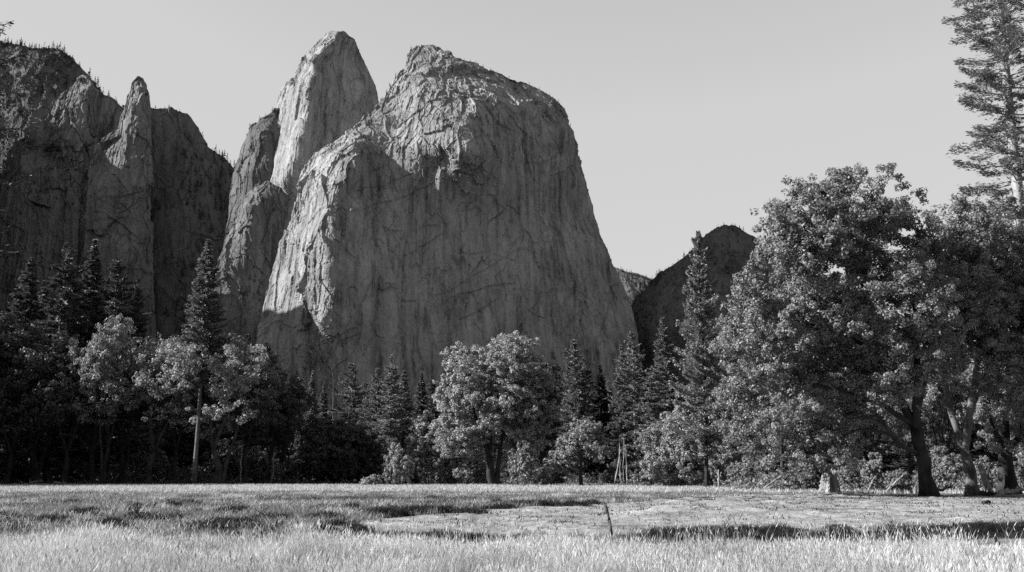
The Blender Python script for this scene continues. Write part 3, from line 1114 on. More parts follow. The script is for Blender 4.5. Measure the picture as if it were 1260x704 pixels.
M_GRASS = grass_material("dry_grass", 0.24, 0.76)
M_GRASS_M = grass_material("grey_meadow_grass", 0.06, 0.34)
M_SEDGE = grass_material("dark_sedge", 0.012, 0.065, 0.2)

# tall pale grass in front
X, Y = scatter(rs, 680000, 12.5, 27)
px, py, yc, yf, yn = zones(X, Y)
P = np.stack([X, Y, 0 * X], -1)
edge = np.where(px < 420, 24.0, np.minimum(yc - 3.2, 22.5)) + 1.2 * fbm(P, (2.0, 3.0, 2), 2, off=4) + 2.2 * fbm(P, (7, 7, 7), 2, off=41) * (px < 620)
dens = np.clip(0.55 + 1.9 * fbm(P, (1.5, 2.4, 2), 3, off=12), 0.04, 1)
dens = dens * np.where(px < 420, 1 - 0.8 * sstep(Y, 20, 23.5), 1.0)
hollow = np.exp(-(((px - 1110) / 70) ** 2)) * np.exp(-(((Y - 21.3) / 1.3) ** 2))
m = (Y < edge) & (rs.rand(len(X)) < dens * (1 - 0.9 * hollow))
X, Y = keep(m, X, Y)
P = np.stack([X, Y, 0 * X], -1)
hh = (0.28 + 0.30 * rs.rand(len(X))) * np.clip(0.85 + 1.3 * fbm(P, (2.2, 3.0, 2), 2, off=22), 0.3, 1.6) * (0.5 + 0.5 * sstep(Y, 22, 18))
hh = np.maximum(hh * (1 - 0.25 * sstep(px[m], 760, 900) * sstep(Y, 17, 20)), 0.08)
parts_p.append(blades(rs, X, Y, hh, 0.0035 + 0.005 * rs.rand(len(X)), 0.32, 0.22))

# the same grass to either side and nearer, out of the picture
n_ = 230000
Y = 5 + 23 * rs.rand(n_)
X = (Y * 0.45 + 11 * rs.rand(n_)) * np.sign(rs.rand(n_) - 0.5)
near = rs.rand(n_) < 0.25
Y = np.where(near, 4 + 9 * rs.rand(n_), Y)
X = np.where(near, 14 * (rs.rand(n_) * 2 - 1), X)
m = (np.abs(X) > Y * 0.53) | (Y < 12.5)
X, Y = keep(m, X, Y)
parts_p.append(blades(rs, X, Y, 0.2 + 0.3 * rs.rand(len(X)), 0.006 + 0.006 * rs.rand(len(X)), 0.35, 0.1))

# a few tall thin stems standing above the rest
X, Y = scatter(rs, 5200, 15, 23.5)
P = np.stack([X, Y, 0 * X], -1)
m = rs.rand(len(X)) < np.clip(0.3 + 1.6 * fbm(P, 3, 2, off=15), 0.02, 1)
X, Y = keep(m, X, Y)
parts_p.append(blades(rs, X, Y, 0.42 + 0.32 * rs.rand(len(X)), 0.005 + 0.004 * rs.rand(len(X)), 0.35, 0.9))

# middle meadow, behind the bar and to its left
X, Y = scatter(rs, 420000, 20, 100)
px, py, yc, yf, yn = zones(X, Y)
P = np.stack([X, Y, 0 * X], -1)
m = (Y > yf + 1.5 * fbm(P, 3, 2, off=31) + 0.5) | ((px < 420) & (Y < yn + 1) & (Y > 20.5))
pm = m & (rs.rand(len(X)) < np.clip(0.75 + 0.9 * fbm(P, (4, 7, 4), 3, off=61), 0.12, 1))
Xa, Ya = keep(pm, X, Y)
pal = rs.rand(len(Xa)) < np.clip(0.13 + 1.5 * fbm(np.stack([Xa, Ya, 0 * Xa], -1), (2.6, 6, 3), 3, off=67), 0.05, 0.9)
parts_p.append(blades(rs, Xa[pal], Ya[pal], (0.16 + 0.22 * rs.rand(pal.sum())), 0.009 + 0.0004 * Ya[pal] * (0.6 + 0.8 * rs.rand(pal.sum())), 0.6, 0.2))
Xa, Ya = Xa[~pal], Ya[~pal]
parts_m.append(blades(rs, Xa, Ya, (0.14 + 0.20 * rs.rand(len(Xa))) * (1 + 0.6 * fbm(np.stack([Xa, Ya, 0 * Xa], -1), 5, 2, off=66)), 0.010 + 0.00042 * Ya * (0.6 + 0.8 * rs.rand(len(Xa))), 0.6, 0.1))


def clump(cx_, cy_, n_, r_, h_):
    """a tussock: blades round one root, longest in the middle"""
    q = rs.randn(n_, 2) * np.array([r_, r_ * 0.8])
    k_ = np.exp(-(q ** 2).sum(1) / (2 * r_ * r_))
    return cx_ + q[:, 0], cy_ + q[:, 1], h_ * (0.3 + 0.7 * k_) * (0.6 + 0.5 * rs.rand(n_))


CL = []
for bx, by, bw_, bl_, nn_ in ((140, 650, 9, 1.2, 16), (133, 656, 5, 0.8, 6), (432, 629, 11, 2.0, 8), (470, 633, 9, 1.4, 5), (512, 630, 24, 2.0, 18), (490, 634, 12, 1.4, 7), (175, 626, 12, 2.0, 5), (70, 645, 16, 2.0, 8),
                              (290, 632, 14, 2.5, 6), (660, 622, 45, 2.2, 26), (335, 641, 24, 1.8, 9), (75, 620, 30, 4.0, 7), (230, 622, 34, 4.0, 9), (560, 630, 36, 1.2, 7), (22, 652, 12, 1.6, 4),
                              (300, 648, 22, 1.5, 9), (395, 640, 20, 2.0, 8), (190, 640, 18, 2.0, 5), (110, 634, 24, 3.0, 6), (620, 626, 20, 1.2, 6), (255, 655, 30, 1.5, 8), (440, 655, 30, 1.0, 5)):
    for _ in range(nn_):
        qx = bx + rs.randn() * bw_ * 0.6
        qY = float(row_to_Y(np.array(qx), np.array(by * 1.0))) + rs.randn() * bl_ * 0.6
        CL.append((float(at(qx, 600, qY)[0]), qY, 1.0))
for _ in range(1700):
    qY = 21 + 62 * rs.rand() ** 0.8
    qx = -60 + 700 * rs.rand()
    if qY < float(row_to_Y(np.array(qx), band(np.array(qx), BAR_FAR))) and qx > 420:
        continue
    if fbm(np.array([[qx * 0.02, qY * 0.09, 0]]), 1.0, 2, off=7)[0] < -0.08:
        continue
    CL.append((float(at(qx, 600, qY)[0]), qY, 0.3 + 0.5 * rs.rand() ** 2))
cx_, cy_, ch_ = [], [], []
for (qX, qY, k_) in CL:
    a_, b_, c_ = clump(qX, qY, int(130 * k_ + 25), (0.10 + 0.2 * k_ * rs.rand()) * (0.7 + qY / 60), (0.30 + 0.25 * rs.rand()) * k_)
    cx_.append(a_), cy_.append(b_), ch_.append(c_)
Xb, Yb, Hb = np.concatenate(cx_), np.concatenate(cy_), np.concatenate(ch_)
parts_d.append(blades(rs, Xb, Yb, Hb, 0.010 + 0.0005 * Yb * (0.6 + 0.8 * rs.rand(len(Xb))), 0.9))

# far meadow up to the trees
X, Y = scatter(rs, 190000, 92, 178)
P = np.stack([X, Y, 0 * X], -1)
lim = 171 + 6 * fbm(P, 12, 2, off=71)
lim = np.where(X > 14, np.minimum(lim, 172 - 4.2 * np.clip(X - 14, 0, 18)), lim)
X, Y = keep((Y < lim), X, Y)
parts_p.append(blades(rs, X, Y, 0.25 + 0.35 * rs.rand(len(X)), 0.03 + 0.0004 * Y * (0.5 + rs.rand(len(X))), 0.5))

# sparse stubble on the bar
X, Y = scatter(rs, 170000, 24, 84)
px, py, yc, yf, yn = zones(X, Y)
P = np.stack([X, Y, 0 * X], -1)
m = (Y > yn - 0.5) & (Y < yf + 1) & (rs.rand(len(X)) < np.clip(0.1 + 1.6 * fbm(P, (1.6, 3, 2), 3, off=81), 0.02, 0.9))
X, Y = keep(m, X, Y)
d_ = rs.rand(len(X)) < np.clip(0.25 + 1.6 * fbm(np.stack([X, Y, 0 * X], -1), (1.1, 2.4, 2), 2, off=83), 0.05, 0.9)
parts_m.append(blades(rs, X[~d_], Y[~d_], 0.04 + 0.10 * rs.rand((~d_).sum()), 0.014 + 0.0004 * Y[~d_], 1.2))
parts_d.append(blades(rs, X[d_], Y[d_], 0.05 + 0.14 * rs.rand(d_.sum()), 0.016 + 0.0005 * Y[d_], 1.2))

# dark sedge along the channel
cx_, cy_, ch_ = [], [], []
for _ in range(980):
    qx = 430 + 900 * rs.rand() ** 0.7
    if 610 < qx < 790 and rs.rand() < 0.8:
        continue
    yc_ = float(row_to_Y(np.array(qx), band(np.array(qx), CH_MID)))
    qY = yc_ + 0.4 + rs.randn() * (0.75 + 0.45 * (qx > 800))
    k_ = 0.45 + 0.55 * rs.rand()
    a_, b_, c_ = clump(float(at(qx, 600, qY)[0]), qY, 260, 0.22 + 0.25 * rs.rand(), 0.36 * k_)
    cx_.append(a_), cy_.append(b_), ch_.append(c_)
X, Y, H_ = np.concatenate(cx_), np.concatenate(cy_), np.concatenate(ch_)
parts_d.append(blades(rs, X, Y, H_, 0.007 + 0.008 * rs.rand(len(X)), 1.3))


def join(ps):
    V, Q, T, n = [], [], [], 0
    for v, q, t in ps:
        V.append(v), Q.append(q + n), T.append(t + n)
        n += len(v)
    return np.vstack(V), np.vstack(Q), np.vstack(T)


tag(obj("grass", mesh("grass", *join(parts_p), M_GRASS)), "tall dry pale meadow grass", kind="stuff")
tag(obj("meadow_grass", mesh("meadow_grass", *join(parts_m), M_GRASS_M)), "shorter grey grass over the middle of the meadow and the bar", kind="stuff")
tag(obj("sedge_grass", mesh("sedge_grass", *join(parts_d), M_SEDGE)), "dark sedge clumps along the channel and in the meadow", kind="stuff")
# ------------------------------------------------------------------ the edge of the forest
def conif(px, Y, top, pr, rot, label, wide=1.0, leaf=None, bark=None, pxb=None, group=None, name=None):
    loc = ground_at(px, Y)
    return plant(pr, loc, height_to(px, top, loc), rot, label, "pine tree" if pr is PINE else "conifer", group, name, wide, leaf, bark)


LONE = Proto(*conifer_mesh(18, 42, 6.8, 0.40, 300, 0.8, 0.2, 42, (0.6, 0.22), twr=0.0085), M_BARK, M_NEEDLE, "conifer_tree")
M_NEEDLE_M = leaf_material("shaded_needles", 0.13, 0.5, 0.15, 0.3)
GL = "conifers over the shaded trees on the left"
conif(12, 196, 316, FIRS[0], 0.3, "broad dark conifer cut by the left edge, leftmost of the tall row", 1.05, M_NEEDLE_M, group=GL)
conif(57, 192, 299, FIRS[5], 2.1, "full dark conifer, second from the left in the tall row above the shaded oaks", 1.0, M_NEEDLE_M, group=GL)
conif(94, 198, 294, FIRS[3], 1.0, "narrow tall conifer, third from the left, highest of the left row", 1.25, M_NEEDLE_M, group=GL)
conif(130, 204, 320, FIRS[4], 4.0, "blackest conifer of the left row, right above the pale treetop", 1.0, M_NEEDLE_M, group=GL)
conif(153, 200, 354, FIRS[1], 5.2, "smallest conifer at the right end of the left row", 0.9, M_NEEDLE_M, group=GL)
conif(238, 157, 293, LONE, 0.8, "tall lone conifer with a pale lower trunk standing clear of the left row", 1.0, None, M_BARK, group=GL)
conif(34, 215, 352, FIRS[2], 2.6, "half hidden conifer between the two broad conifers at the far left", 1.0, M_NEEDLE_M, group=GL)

GM = "conifers between the dome and the meadow"
conif(380, 222, 456, FIRS[3], 0.4, "thin spiky conifer, first of the small lit ones left of the dark bush", 1.1, group=GM)
conif(367, 228, 492, FIRS[3], 2.4, "shortest pale conifer left of the thin spiky one", 1.2, group=GM)
conif(394, 226, 471, FIRS[3], 3.4, "small even cone shaped conifer between the spiky one and the bare snag", 1.2, group=GM)
conif(427, 214, 446, FIRS[4], 1.4, "full grey conifer rising behind the dark bush", 0.95, group=GM)
conif(447, 230, 470, FIRS[4], 1.9, "conifer half hidden behind the full grey one", 1.0, group=GM)
conif(461, 199, 452, FIRS[2], 5.0, "round topped conifer with a bleached tip", 0.85, group=GM)
conif(478, 194, 435, FIRS[5], 4.4, "tallest conifer left of the big round oak", 0.95, group=GM)
conif(494, 207, 455, FIRS[1], 0.2, "dark sided conifer leaning on the tallest one left of the round oak", 1.0, group=GM)
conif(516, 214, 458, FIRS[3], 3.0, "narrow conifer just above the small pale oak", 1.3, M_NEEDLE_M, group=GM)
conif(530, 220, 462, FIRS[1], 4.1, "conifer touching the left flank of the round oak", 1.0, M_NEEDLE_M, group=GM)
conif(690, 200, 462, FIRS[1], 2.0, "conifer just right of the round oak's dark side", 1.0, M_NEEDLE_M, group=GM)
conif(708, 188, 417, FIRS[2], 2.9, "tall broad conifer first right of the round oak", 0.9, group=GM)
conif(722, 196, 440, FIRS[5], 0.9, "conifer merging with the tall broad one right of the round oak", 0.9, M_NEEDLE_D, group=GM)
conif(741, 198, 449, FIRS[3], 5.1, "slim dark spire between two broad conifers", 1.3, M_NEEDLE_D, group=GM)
conif(751, 206, 468, FIRS[1], 1.6, "short conifer at the right foot of the slim dark spire", 1.0, group=GM)
conif(768, 186, 424, FIRS[0], 3.7, "left half of the close pair of conifers behind the leaning pole", 0.75, group=GM)
conif(782, 184, 408, FIRS[4], 4.6, "right and taller one of the close pair behind the leaning pole", 0.8, None, M_BARK_P, group=GM)
conif(800, 190, 452, FIRS[4], 0.6, "conifer in the dip between the close pair and the tall dark one", 0.9, group=GM)
conif(822, 178, 389, FIRS[0], 2.2, "conifer behind the pale willow, beside the tallest pine", 0.95, group=GM)
conif(870, 118, 283, FIRS[2], 1.1, "tallest pine left of the great oak, with a bare black trunk at the meadow's edge", 0.58, None, M_BARK_D, group=GM)
conif(905, 150, 400, FIRS[1], 2.8, "conifer caught between the tallest pine and the great oak", 1.0, group=GM)

# snags and poles
def snag(pts, Y, r0, r1, label, name="tree_snag", mat=None, cat="dead tree", group=None, k=6):
    """bare stem through picture points, foot first; its foot stands in the ground"""
    foot = ground_at(pts[0][0], Y)
    W = at(np.array([p[0] for p in pts], float), np.array([p[1] for p in pts], float), Y) - foot
    W[0, 2] = -0.08
    t = np.linspace(0, 1, 9)
    s_ = np.linspace(0, 1, len(pts))
    P = np.stack([np.interp(t, s_, W[:, i]) for i in range(3)], 1)
    Ls = np.linalg.norm(W[-1] - W[0])
    P[:, 1] += 0.02 * Ls * np.sin(t * 3)
    rsw = np.random.RandomState(int(pts[0][0] * 7 + pts[0][1]))
    P[1:] += rsw.randn(8, 3) * np.array([1, 1, 0]) * 0.007 * Ls
    b = MB()
    rs_ = np.random.RandomState(int(pts[0][0]))
    fl = 1 + 0.22 * rs_.randn(9, k)
    b.tube(P, np.linspace(r0, r1, 9), k, True, fl)
    if Ls > 2:
        for q in range(int(4 + Ls * 0.6)):
            j = rs_.randint(3, 9)
            dv = np.array([rs_.randn(), rs_.randn(), 0.25 + 0.3 * rs_.randn()])
            b.tube(np.array([P[j], P[j] + unit(dv) * (0.15 + 0.08 * Ls * rs_.rand())]), [r1 * 0.5, r1 * 0.2], 4)
    o = obj(name, b.build(name, mat or M_DEAD), None, foot)
    return tag(o, label, cat, group)


snag([(408, 590), (409, 520), (409, 452)], 224, 0.22, 0.04, "thin dead conifer snag sticking up above the small conifers", "tree_snag", M_BARK, "dead tree")
snag([(756, 597), (760, 576), (764, 553)], 172, 0.13, 0.08, "bleached pole leaning to the right against the close pair of conifers", "leaning_pole", None, "pole")
snag([(763, 597), (763, 570), (762, 545)], 174, 0.08, 0.04, "leftmost of three thin bleached stems right of the leaning pole", group="thin bleached stems by the leaning pole")
snag([(768, 597), (767, 575), (768, 540)], 173, 0.08, 0.04, "middle one of three thin bleached stems right of the leaning pole", group="thin bleached stems by the leaning pole")
snag([(771, 597), (771, 575), (770, 548)], 174, 0.10, 0.05, "right hand one of three thin bleached stems right of the leaning pole", group="thin bleached stems by the leaning pole")
snag([(296, 593), (296, 570), (298, 548)], 168, 0.16, 0.08, "thin pale trunk lit in the gap right of the thick black oak trunk")
snag([(334, 594), (336, 575), (337, 556)], 169, 0.15, 0.08, "short pale trunk lit at the right end of the shaded grove")
snag([(366, 597), (366, 592), (366, 578)], 168, 0.10, 0.05, "small pale stub at the foot of the dark bush")
snag([(885, 601), (884, 590), (884, 578)], 112, 0.10, 0.06, "thin grey stub just right of the tallest pine's trunk")

# broad trees traced blob by blob, each at its own distance ----------
def traced_oak(name, seed, Y, foot_px, blobs, trunks, label, leaf, bark, n_clump, n_leaf, lsz, csize, deep=0.75, rmax=0.6, cat="oak tree", twig=0.02, min_z=1.0, group=None, shell=0.55, flat=0.8, sprays=5, tight=0.5):
    base = ground_at(foot_px, Y)
    m = Y / FPX
    rs_ = np.random.RandomState(seed)
    bl = []
    for (bx, by, rx, ry) in blobs:
        c = at(bx, by, Y) - base
        ryd = 0.5 * (rx + ry) * m * 1.05
        bl.append((c[0], (rs_.rand() - 0.5) * 2 * deep * ryd, c[2], rx * m, ryd, ry * m))
    tk = []
    for i, (pts, r0, r1, yo) in enumerate(trunks):
        W = np.array([at(p[0], p[1], Y) - base for p in pts])
        W[:, 1] += np.linspace(0, 1, len(W)) * yo
        if i == 0 or pts[0][1] > 590:
            W[0, 2] = -0.3
        tk.append((W, r0, r1, None if (i == 0 or pts[0][1] > 590) else 1))
    pr = Proto(*broadleaf_mesh(seed, bl, tk, n_clump, n_leaf, lsz, csize, twig, min_z=min_z, rmax=rmax, shell=shell, flat=flat, sprays=sprays, tight=tight), bark, leaf, name)
    return plant(pr, base, None, 0.0, label, cat, group)


traced_oak("oak_tree", 41, 80, 1143,
           [(1050, 258, 62, 42), (985, 292, 58, 52), (1105, 300, 62, 58), (950, 352, 55, 55), (928, 425, 50, 52), (1000, 392, 75, 65), (1085, 380, 70, 65), (1140, 350, 45, 60),
            (938, 500, 45, 52), (1000, 505, 60, 50), (955, 556, 40, 26), (1010, 555, 35, 24), (1060, 470, 50, 40), (1125, 440, 45, 45), (1020, 330, 60, 50)],
           [([(1143, 608), (1136, 570), (1127, 528)], 0.6, 0.46, 0.0), ([(1127, 528), (1100, 470), (1078, 415), (1060, 350), (1050, 290)], 0.36, 0.12, 1.5),
            ([(1127, 528), (1125, 470), (1118, 400), (1112, 330)], 0.33, 0.10, -2.0), ([(1120, 520), (1080, 500), (1040, 490), (985, 480)], 0.24, 0.08, -4.0),
            ([(1132, 560), (1095, 545), (1060, 515), (1015, 520)], 0.2, 0.07, -5.0), ([(1100, 470), (1050, 430), (1000, 380)], 0.26, 0.08, 3.5), ([(1127, 528), (1150, 450), (1150, 370)], 0.25, 0.08, 3.0),
            ([(1085, 435), (1020, 410), (950, 400)], 0.18, 0.07, -3.5)],
           "great spreading oak with a thick leaning black trunk, largest tree on the right", M_LEAF, M_BARK_D, 560, 450, 0.2, 0.95, 1.15, 0.6, sprays=8, tight=0.42)

traced_oak("oak_tree", 42, 84, 1197,
           [(1182, 285, 42, 40), (1225, 300, 50, 45), (1205, 360, 55, 50), (1250, 390, 45, 60), (1180, 420, 38, 45), (1235, 460, 45, 40), (1165, 350, 30, 45), (1280, 330, 45, 60)],
           [([(1197, 608), (1193, 580), (1187, 556)], 0.5, 0.36, 0.0), ([(1187, 556), (1172, 500), (1158, 430), (1160, 350)], 0.3, 0.08, 1.5), ([(1187, 556), (1192, 500), (1198, 420), (1205, 320)], 0.32, 0.08, -1.5),
            ([(1190, 520), (1215, 470), (1240, 400)], 0.18, 0.06, 2.0)],
           "second oak with a pale lower trunk, between the great oak and the right edge", M_LEAF, M_BARK, 320, 420, 0.2, 0.95, 1.0, 0.65, sprays=8, tight=0.42)

traced_oak("oak_tree", 43, 88, 1240,
           [(1262, 500, 40, 35), (1245, 510, 30, 26), (1222, 495, 26, 26), (1300, 440, 60, 60), (1230, 535, 25, 20), (1290, 520, 40, 40), (1270, 400, 40, 40)],
           [([(1240, 606), (1238, 580), (1236, 555)], 0.75, 0.5, 0.0), ([(1236, 555), (1222, 535), (1212, 515)], 0.36, 0.12, -1.0), ([(1236, 555), (1240, 520), (1250, 470)], 0.42, 0.12, 1.0), ([(1236, 555), (1258, 535), (1280, 500)], 0.34, 0.12, 0.0)],
           "short thick black trunked oak at the right edge of the photo", M_LEAF, M_BARK_D, 220, 250, 0.185, 0.75, 1.0, 0.8)

snag([(1218, 606), (1212, 590), (1206, 572)], 85, 0.33, 0.26, "pale leaning dead trunk beside the second oak's foot", "tree_snag", M_BARK_P)
snag([(1205, 574), (1218, 573), (1232, 573)], 87, 0.1, 0.08, "thin dark rail like branch between the two right hand trunks", "fallen_branch", M_BARK_D, "branch")

traced_oak("oak_tree", 44, 150, 606,
           [(603, 452, 46, 37), (628, 440, 34, 26), (615, 485, 40, 40), (568, 468, 28, 40), (640, 458, 34, 38), (556, 510, 20, 42), (590, 505, 42, 40), (635, 510, 42, 42), (662, 490, 24, 44), (566, 552, 24, 28), (600, 545, 34, 22), (648, 545, 28, 24)],
           [([(606, 598), (604, 580), (601, 562)], 0.62, 0.5, 0.0), ([(612, 598), (612, 575), (618, 540), (628, 490)], 0.4, 0.12, 0.8), ([(601, 562), (592, 530), (575, 480)], 0.34, 0.1, -1), ([(601, 562), (604, 510), (604, 450)], 0.34, 0.1, 1.5)],
           "big round crowned oak in the middle of the forest edge, bright on its left side", M_LEAF_B, M_BARK_D, 440, 290, 0.27, 0.95, 0.9, 0.5, sprays=7, tight=0.45)
traced_oak("oak_tree", 45, 156, 668,
           [(664, 470, 20, 26), (668, 505, 22, 30), (660, 545, 22, 24)], [([(668, 597), (667, 570), (666, 520)], 0.3, 0.12, 0)],
           "dark tree standing in the round oak's shade at its right flank", M_LEAF_D, M_BARK_D, 110, 130, 0.42, 1.0)
traced_oak("oak_tree", 46, 158, 524,
           [(524, 525, 14, 16), (518, 548, 14, 20), (536, 548, 14, 22), (528, 574, 14, 14)], [([(524, 598), (523, 570), (524, 530)], 0.22, 0.1, 0)],
           "small pale oak left of the big round one", M_LEAF, M_BARK, 110, 110, 0.38, 0.8)
traced_oak("oak_tree", 47, 139, 716,
           [(722, 528, 16, 12), (706, 548, 16, 14), (692, 568, 13, 11), (732, 550, 12, 18)], [([(716, 598), (714, 575), (716, 540)], 0.24, 0.1, 0), ([(714, 578), (704, 562), (692, 560)], 0.14, 0.08, -0.5)],
           "low oak leaning left with a pale crown, under the tall broad conifer", M_LEAF_P, M_BARK_D, 100, 170, 0.27, 0.8)
traced_oak("willow_tree", 48, 131, 836,
           [(838, 522, 24, 26), (820, 550, 22, 28), (846, 556, 22, 30), (806, 576, 14, 18), (830, 582, 26, 14), (858, 575, 10, 20)], [([(836, 599), (836, 575), (838, 540)], 0.2, 0.08, 0), ([(826, 599), (822, 575), (816, 550)], 0.16, 0.08, 0)],
           "wide pale bushy willow left of the tallest pine's black trunk", M_LEAF_P, M_BARK, 220, 200, 0.24, 0.8, cat="willow tree", min_z=0.4)

# the shaded grove on the left -------------------------------------
GO = "shaded oaks on the left"
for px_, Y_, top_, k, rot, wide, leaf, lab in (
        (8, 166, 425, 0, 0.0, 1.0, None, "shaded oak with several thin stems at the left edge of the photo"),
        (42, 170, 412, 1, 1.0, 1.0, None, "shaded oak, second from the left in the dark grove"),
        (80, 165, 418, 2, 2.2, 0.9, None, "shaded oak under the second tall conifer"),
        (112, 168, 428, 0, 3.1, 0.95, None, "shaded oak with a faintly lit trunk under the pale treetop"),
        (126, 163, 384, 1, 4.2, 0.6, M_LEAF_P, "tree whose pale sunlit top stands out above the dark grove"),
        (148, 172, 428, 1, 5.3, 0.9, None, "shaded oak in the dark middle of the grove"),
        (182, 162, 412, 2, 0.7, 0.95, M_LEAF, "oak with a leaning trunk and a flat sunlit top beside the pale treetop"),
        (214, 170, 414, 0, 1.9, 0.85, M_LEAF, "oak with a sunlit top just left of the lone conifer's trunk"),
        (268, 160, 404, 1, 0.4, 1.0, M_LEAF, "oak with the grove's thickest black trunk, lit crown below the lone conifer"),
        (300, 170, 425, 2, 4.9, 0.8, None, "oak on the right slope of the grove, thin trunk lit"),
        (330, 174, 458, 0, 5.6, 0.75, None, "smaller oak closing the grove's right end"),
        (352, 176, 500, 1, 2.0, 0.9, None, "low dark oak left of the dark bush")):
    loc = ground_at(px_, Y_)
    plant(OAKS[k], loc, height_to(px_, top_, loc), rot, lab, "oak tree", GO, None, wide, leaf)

loc = ground_at(428, 168)
traced_oak("bush", 49, 168, 428,
           [(400, 552, 24, 24), (428, 545, 26, 22), (448, 562, 18, 24), (385, 575, 20, 16), (425, 578, 30, 14), (412, 530, 16, 10)], [([(420, 597), (420, 580), (422, 560)], 0.2, 0.1, 0), ([(440, 597), (441, 580), (440, 560)], 0.2, 0.1, 0)],
           "big dense black bush in front of the small lit conifers", M_LEAF_D, M_BARK_D, 260, 130, 0.42, 0.9, cat="bush", min_z=0.3)

GS = "shrubs at the meadow's edge"
for px_, Y_, top_, k, rot, wide, leaf, lab in (
        (488, 146, 544, 0, 0.3, 0.62, None, "bright cone shaped shrub beside the dark bush"),
        (462, 147, 583, 2, 1.3, 1.0, M_LEAF_P, "low pale shrub at the left foot of the bright cone shaped shrub"),
        (508, 166, 572, 1, 2.3, 0.7, M_LEAF_D, "dark little shrub right of the bright cone shaped one"),
        (558, 160, 570, 1, 3.3, 0.8, M_LEAF, "shrub under the round oak's left flank"),
        (596, 163, 568, 0, 4.3, 0.8, M_LEAF, "shrub lit between the round oak's two trunks"),
        (645, 138, 541, 0, 5.3, 0.72, M_LEAF, "upright pale shrub at the right foot of the round oak"),
        (664, 140, 570, 1, 0.6, 0.9, M_LEAF, "grey shrub in front of the round oak's dark side"),
        (686, 164, 580, 2, 1.1, 1.0, M_LEAF_D, "low dark shrub below the leaning low oak"),
        (745, 170, 578, 1, 1.6, 0.7, M_LEAF_D, "dark shrub left of the leaning pole"),
        (797, 133, 574, 1, 2.6, 0.8, M_LEAF, "shrub at the left foot of the pale willow"),
        (895, 125, 548, 1, 3.6, 0.9, M_LEAF, "bushy shrub right of the tallest pine's trunk"),
        (920, 108, 560, 1, 4.6, 0.9, M_LEAF, "shrub below the left tip of the great oak's crown"),
        (945, 104, 582, 2, 5.6, 1.0, M_LEAF, "low rounded shrub under the great oak's left boughs"),
        (975, 98, 578, 2, 0.9, 1.0, M_LEAF, "low shrub left of the pale stump"),
        (1000, 100, 560, 1, 1.9, 0.8, M_LEAF_D, "dark shrub behind the pale stump"),
        (1050, 97, 566, 1, 2.9, 0.9, M_LEAF_P, "pale brushy shrub right of the pale stump"),
        (1078, 100, 556, 1, 3.9, 0.8, M_LEAF_P, "tall pale brush between the stump and the great oak's trunk"),
        (1105, 95, 576, 2, 4.9, 0.9, M_LEAF, "low brush touching the great oak's trunk on its left"),
        (1160, 104, 548, 1, 0.5, 0.9, M_LEAF, "shrub seen between the great oak and the second oak"),
        (1215, 106, 560, 1, 1.5, 0.8, M_LEAF_P, "pale shrub behind the second oak's foot"),
        (1262, 100, 560, 1, 2.5, 0.9, M_LEAF, "shrub cut by the right edge behind the black trunked oak"),
        (20, 178, 560, 1, 2.9, 1.2, M_LEAF_D, "shrub lit faintly at the far left below the grove"),
        (90, 180, 565, 1, 0.3, 1.2, M_LEAF_D, "shrub below the second tall conifer in the grove's shade"),
        (190, 180, 548, 0, 0.1, 1.0, M_LEAF, "grey shrub seen through the gap left of the lone conifer's pale trunk"),
        (284, 182, 540, 0, 1.1, 1.0, M_LEAF, "pale leafy shrub right of the thickest black trunk"),
        (318, 184, 548, 0, 2.1, 1.0, M_LEAF, "shrub between the two thin pale trunks of the grove"),
        (362, 175, 560, 1, 3.1, 1.0, M_LEAF, "grey shrub left of the big dark bush")):
    loc = ground_at(px_, Y_)
    plant((SHRUBS if Y_ > 130 or k == 0 else FINE)[k - (0 if Y_ > 130 or k == 0 else 1)], loc, height_to(px_, top_, loc), rot, lab, "shrub", GS, "shrub", wide, leaf)

# second rank behind the front trees
rs = np.random.RandomState(77)
n_ = 0
for px_ in list(range(-30, 350, 17)) + list(range(350, 860, 15)) + list(range(905, 1262, 21)):
    lo_ = 400 if px_ < 330 else (478 if px_ < 560 else (470 if px_ < 860 else (430 if px_ < 1130 else 400)))
    Y_ = (228 if px_ < 900 else 150) + rs.rand() * 40
    p_ = px_ + rs.randn() * 4
    loc = ground_at(p_, Y_)
    top_ = lo_ + 8 + rs.rand() * 45
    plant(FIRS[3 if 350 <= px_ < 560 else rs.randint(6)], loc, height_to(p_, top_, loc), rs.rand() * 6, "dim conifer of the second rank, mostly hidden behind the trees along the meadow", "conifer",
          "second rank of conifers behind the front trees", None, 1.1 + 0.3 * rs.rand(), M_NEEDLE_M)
for px_, Y_, top_, k in ((965, 112, 430, 0), (1015, 118, 440, 1), (1075, 112, 455, 2), (1120, 122, 430, 0), (1165, 116, 440, 1), (1222, 118, 420, 2), (1268, 112, 430, 0)):
    loc = ground_at(px_, Y_)
    plant(OAKS[k], loc, height_to(px_, top_, loc), px_ * 0.1, "leafy tree of the thicket behind the great oak, mostly hidden by it", "oak tree", "thicket behind the great oak", None, 0.7, M_LEAF)

# the same forest goes on past the left edge and shades the grove
for i in range(26):
    px_ = -42 - i * 20 + rs.randn() * 5
    Y_ = (158 - i * 1.5 + rs.rand() * 14) if i % 2 == 0 else (165 - i + rs.rand() * 40)
    loc = ground_at(px_, Y_)
    pr = FIRS[i % 3] if i % 2 else OAKS[i % 3]
    plant(pr, loc, (38 if i % 2 else 27) + rs.rand() * 5, rs.rand() * 6, "tree of the same forest edge standing just beyond the left side of the photo", "tree", "forest edge beyond the left side", "forest_tree", 1.0,
          M_NEEDLE_D if i % 2 else None)

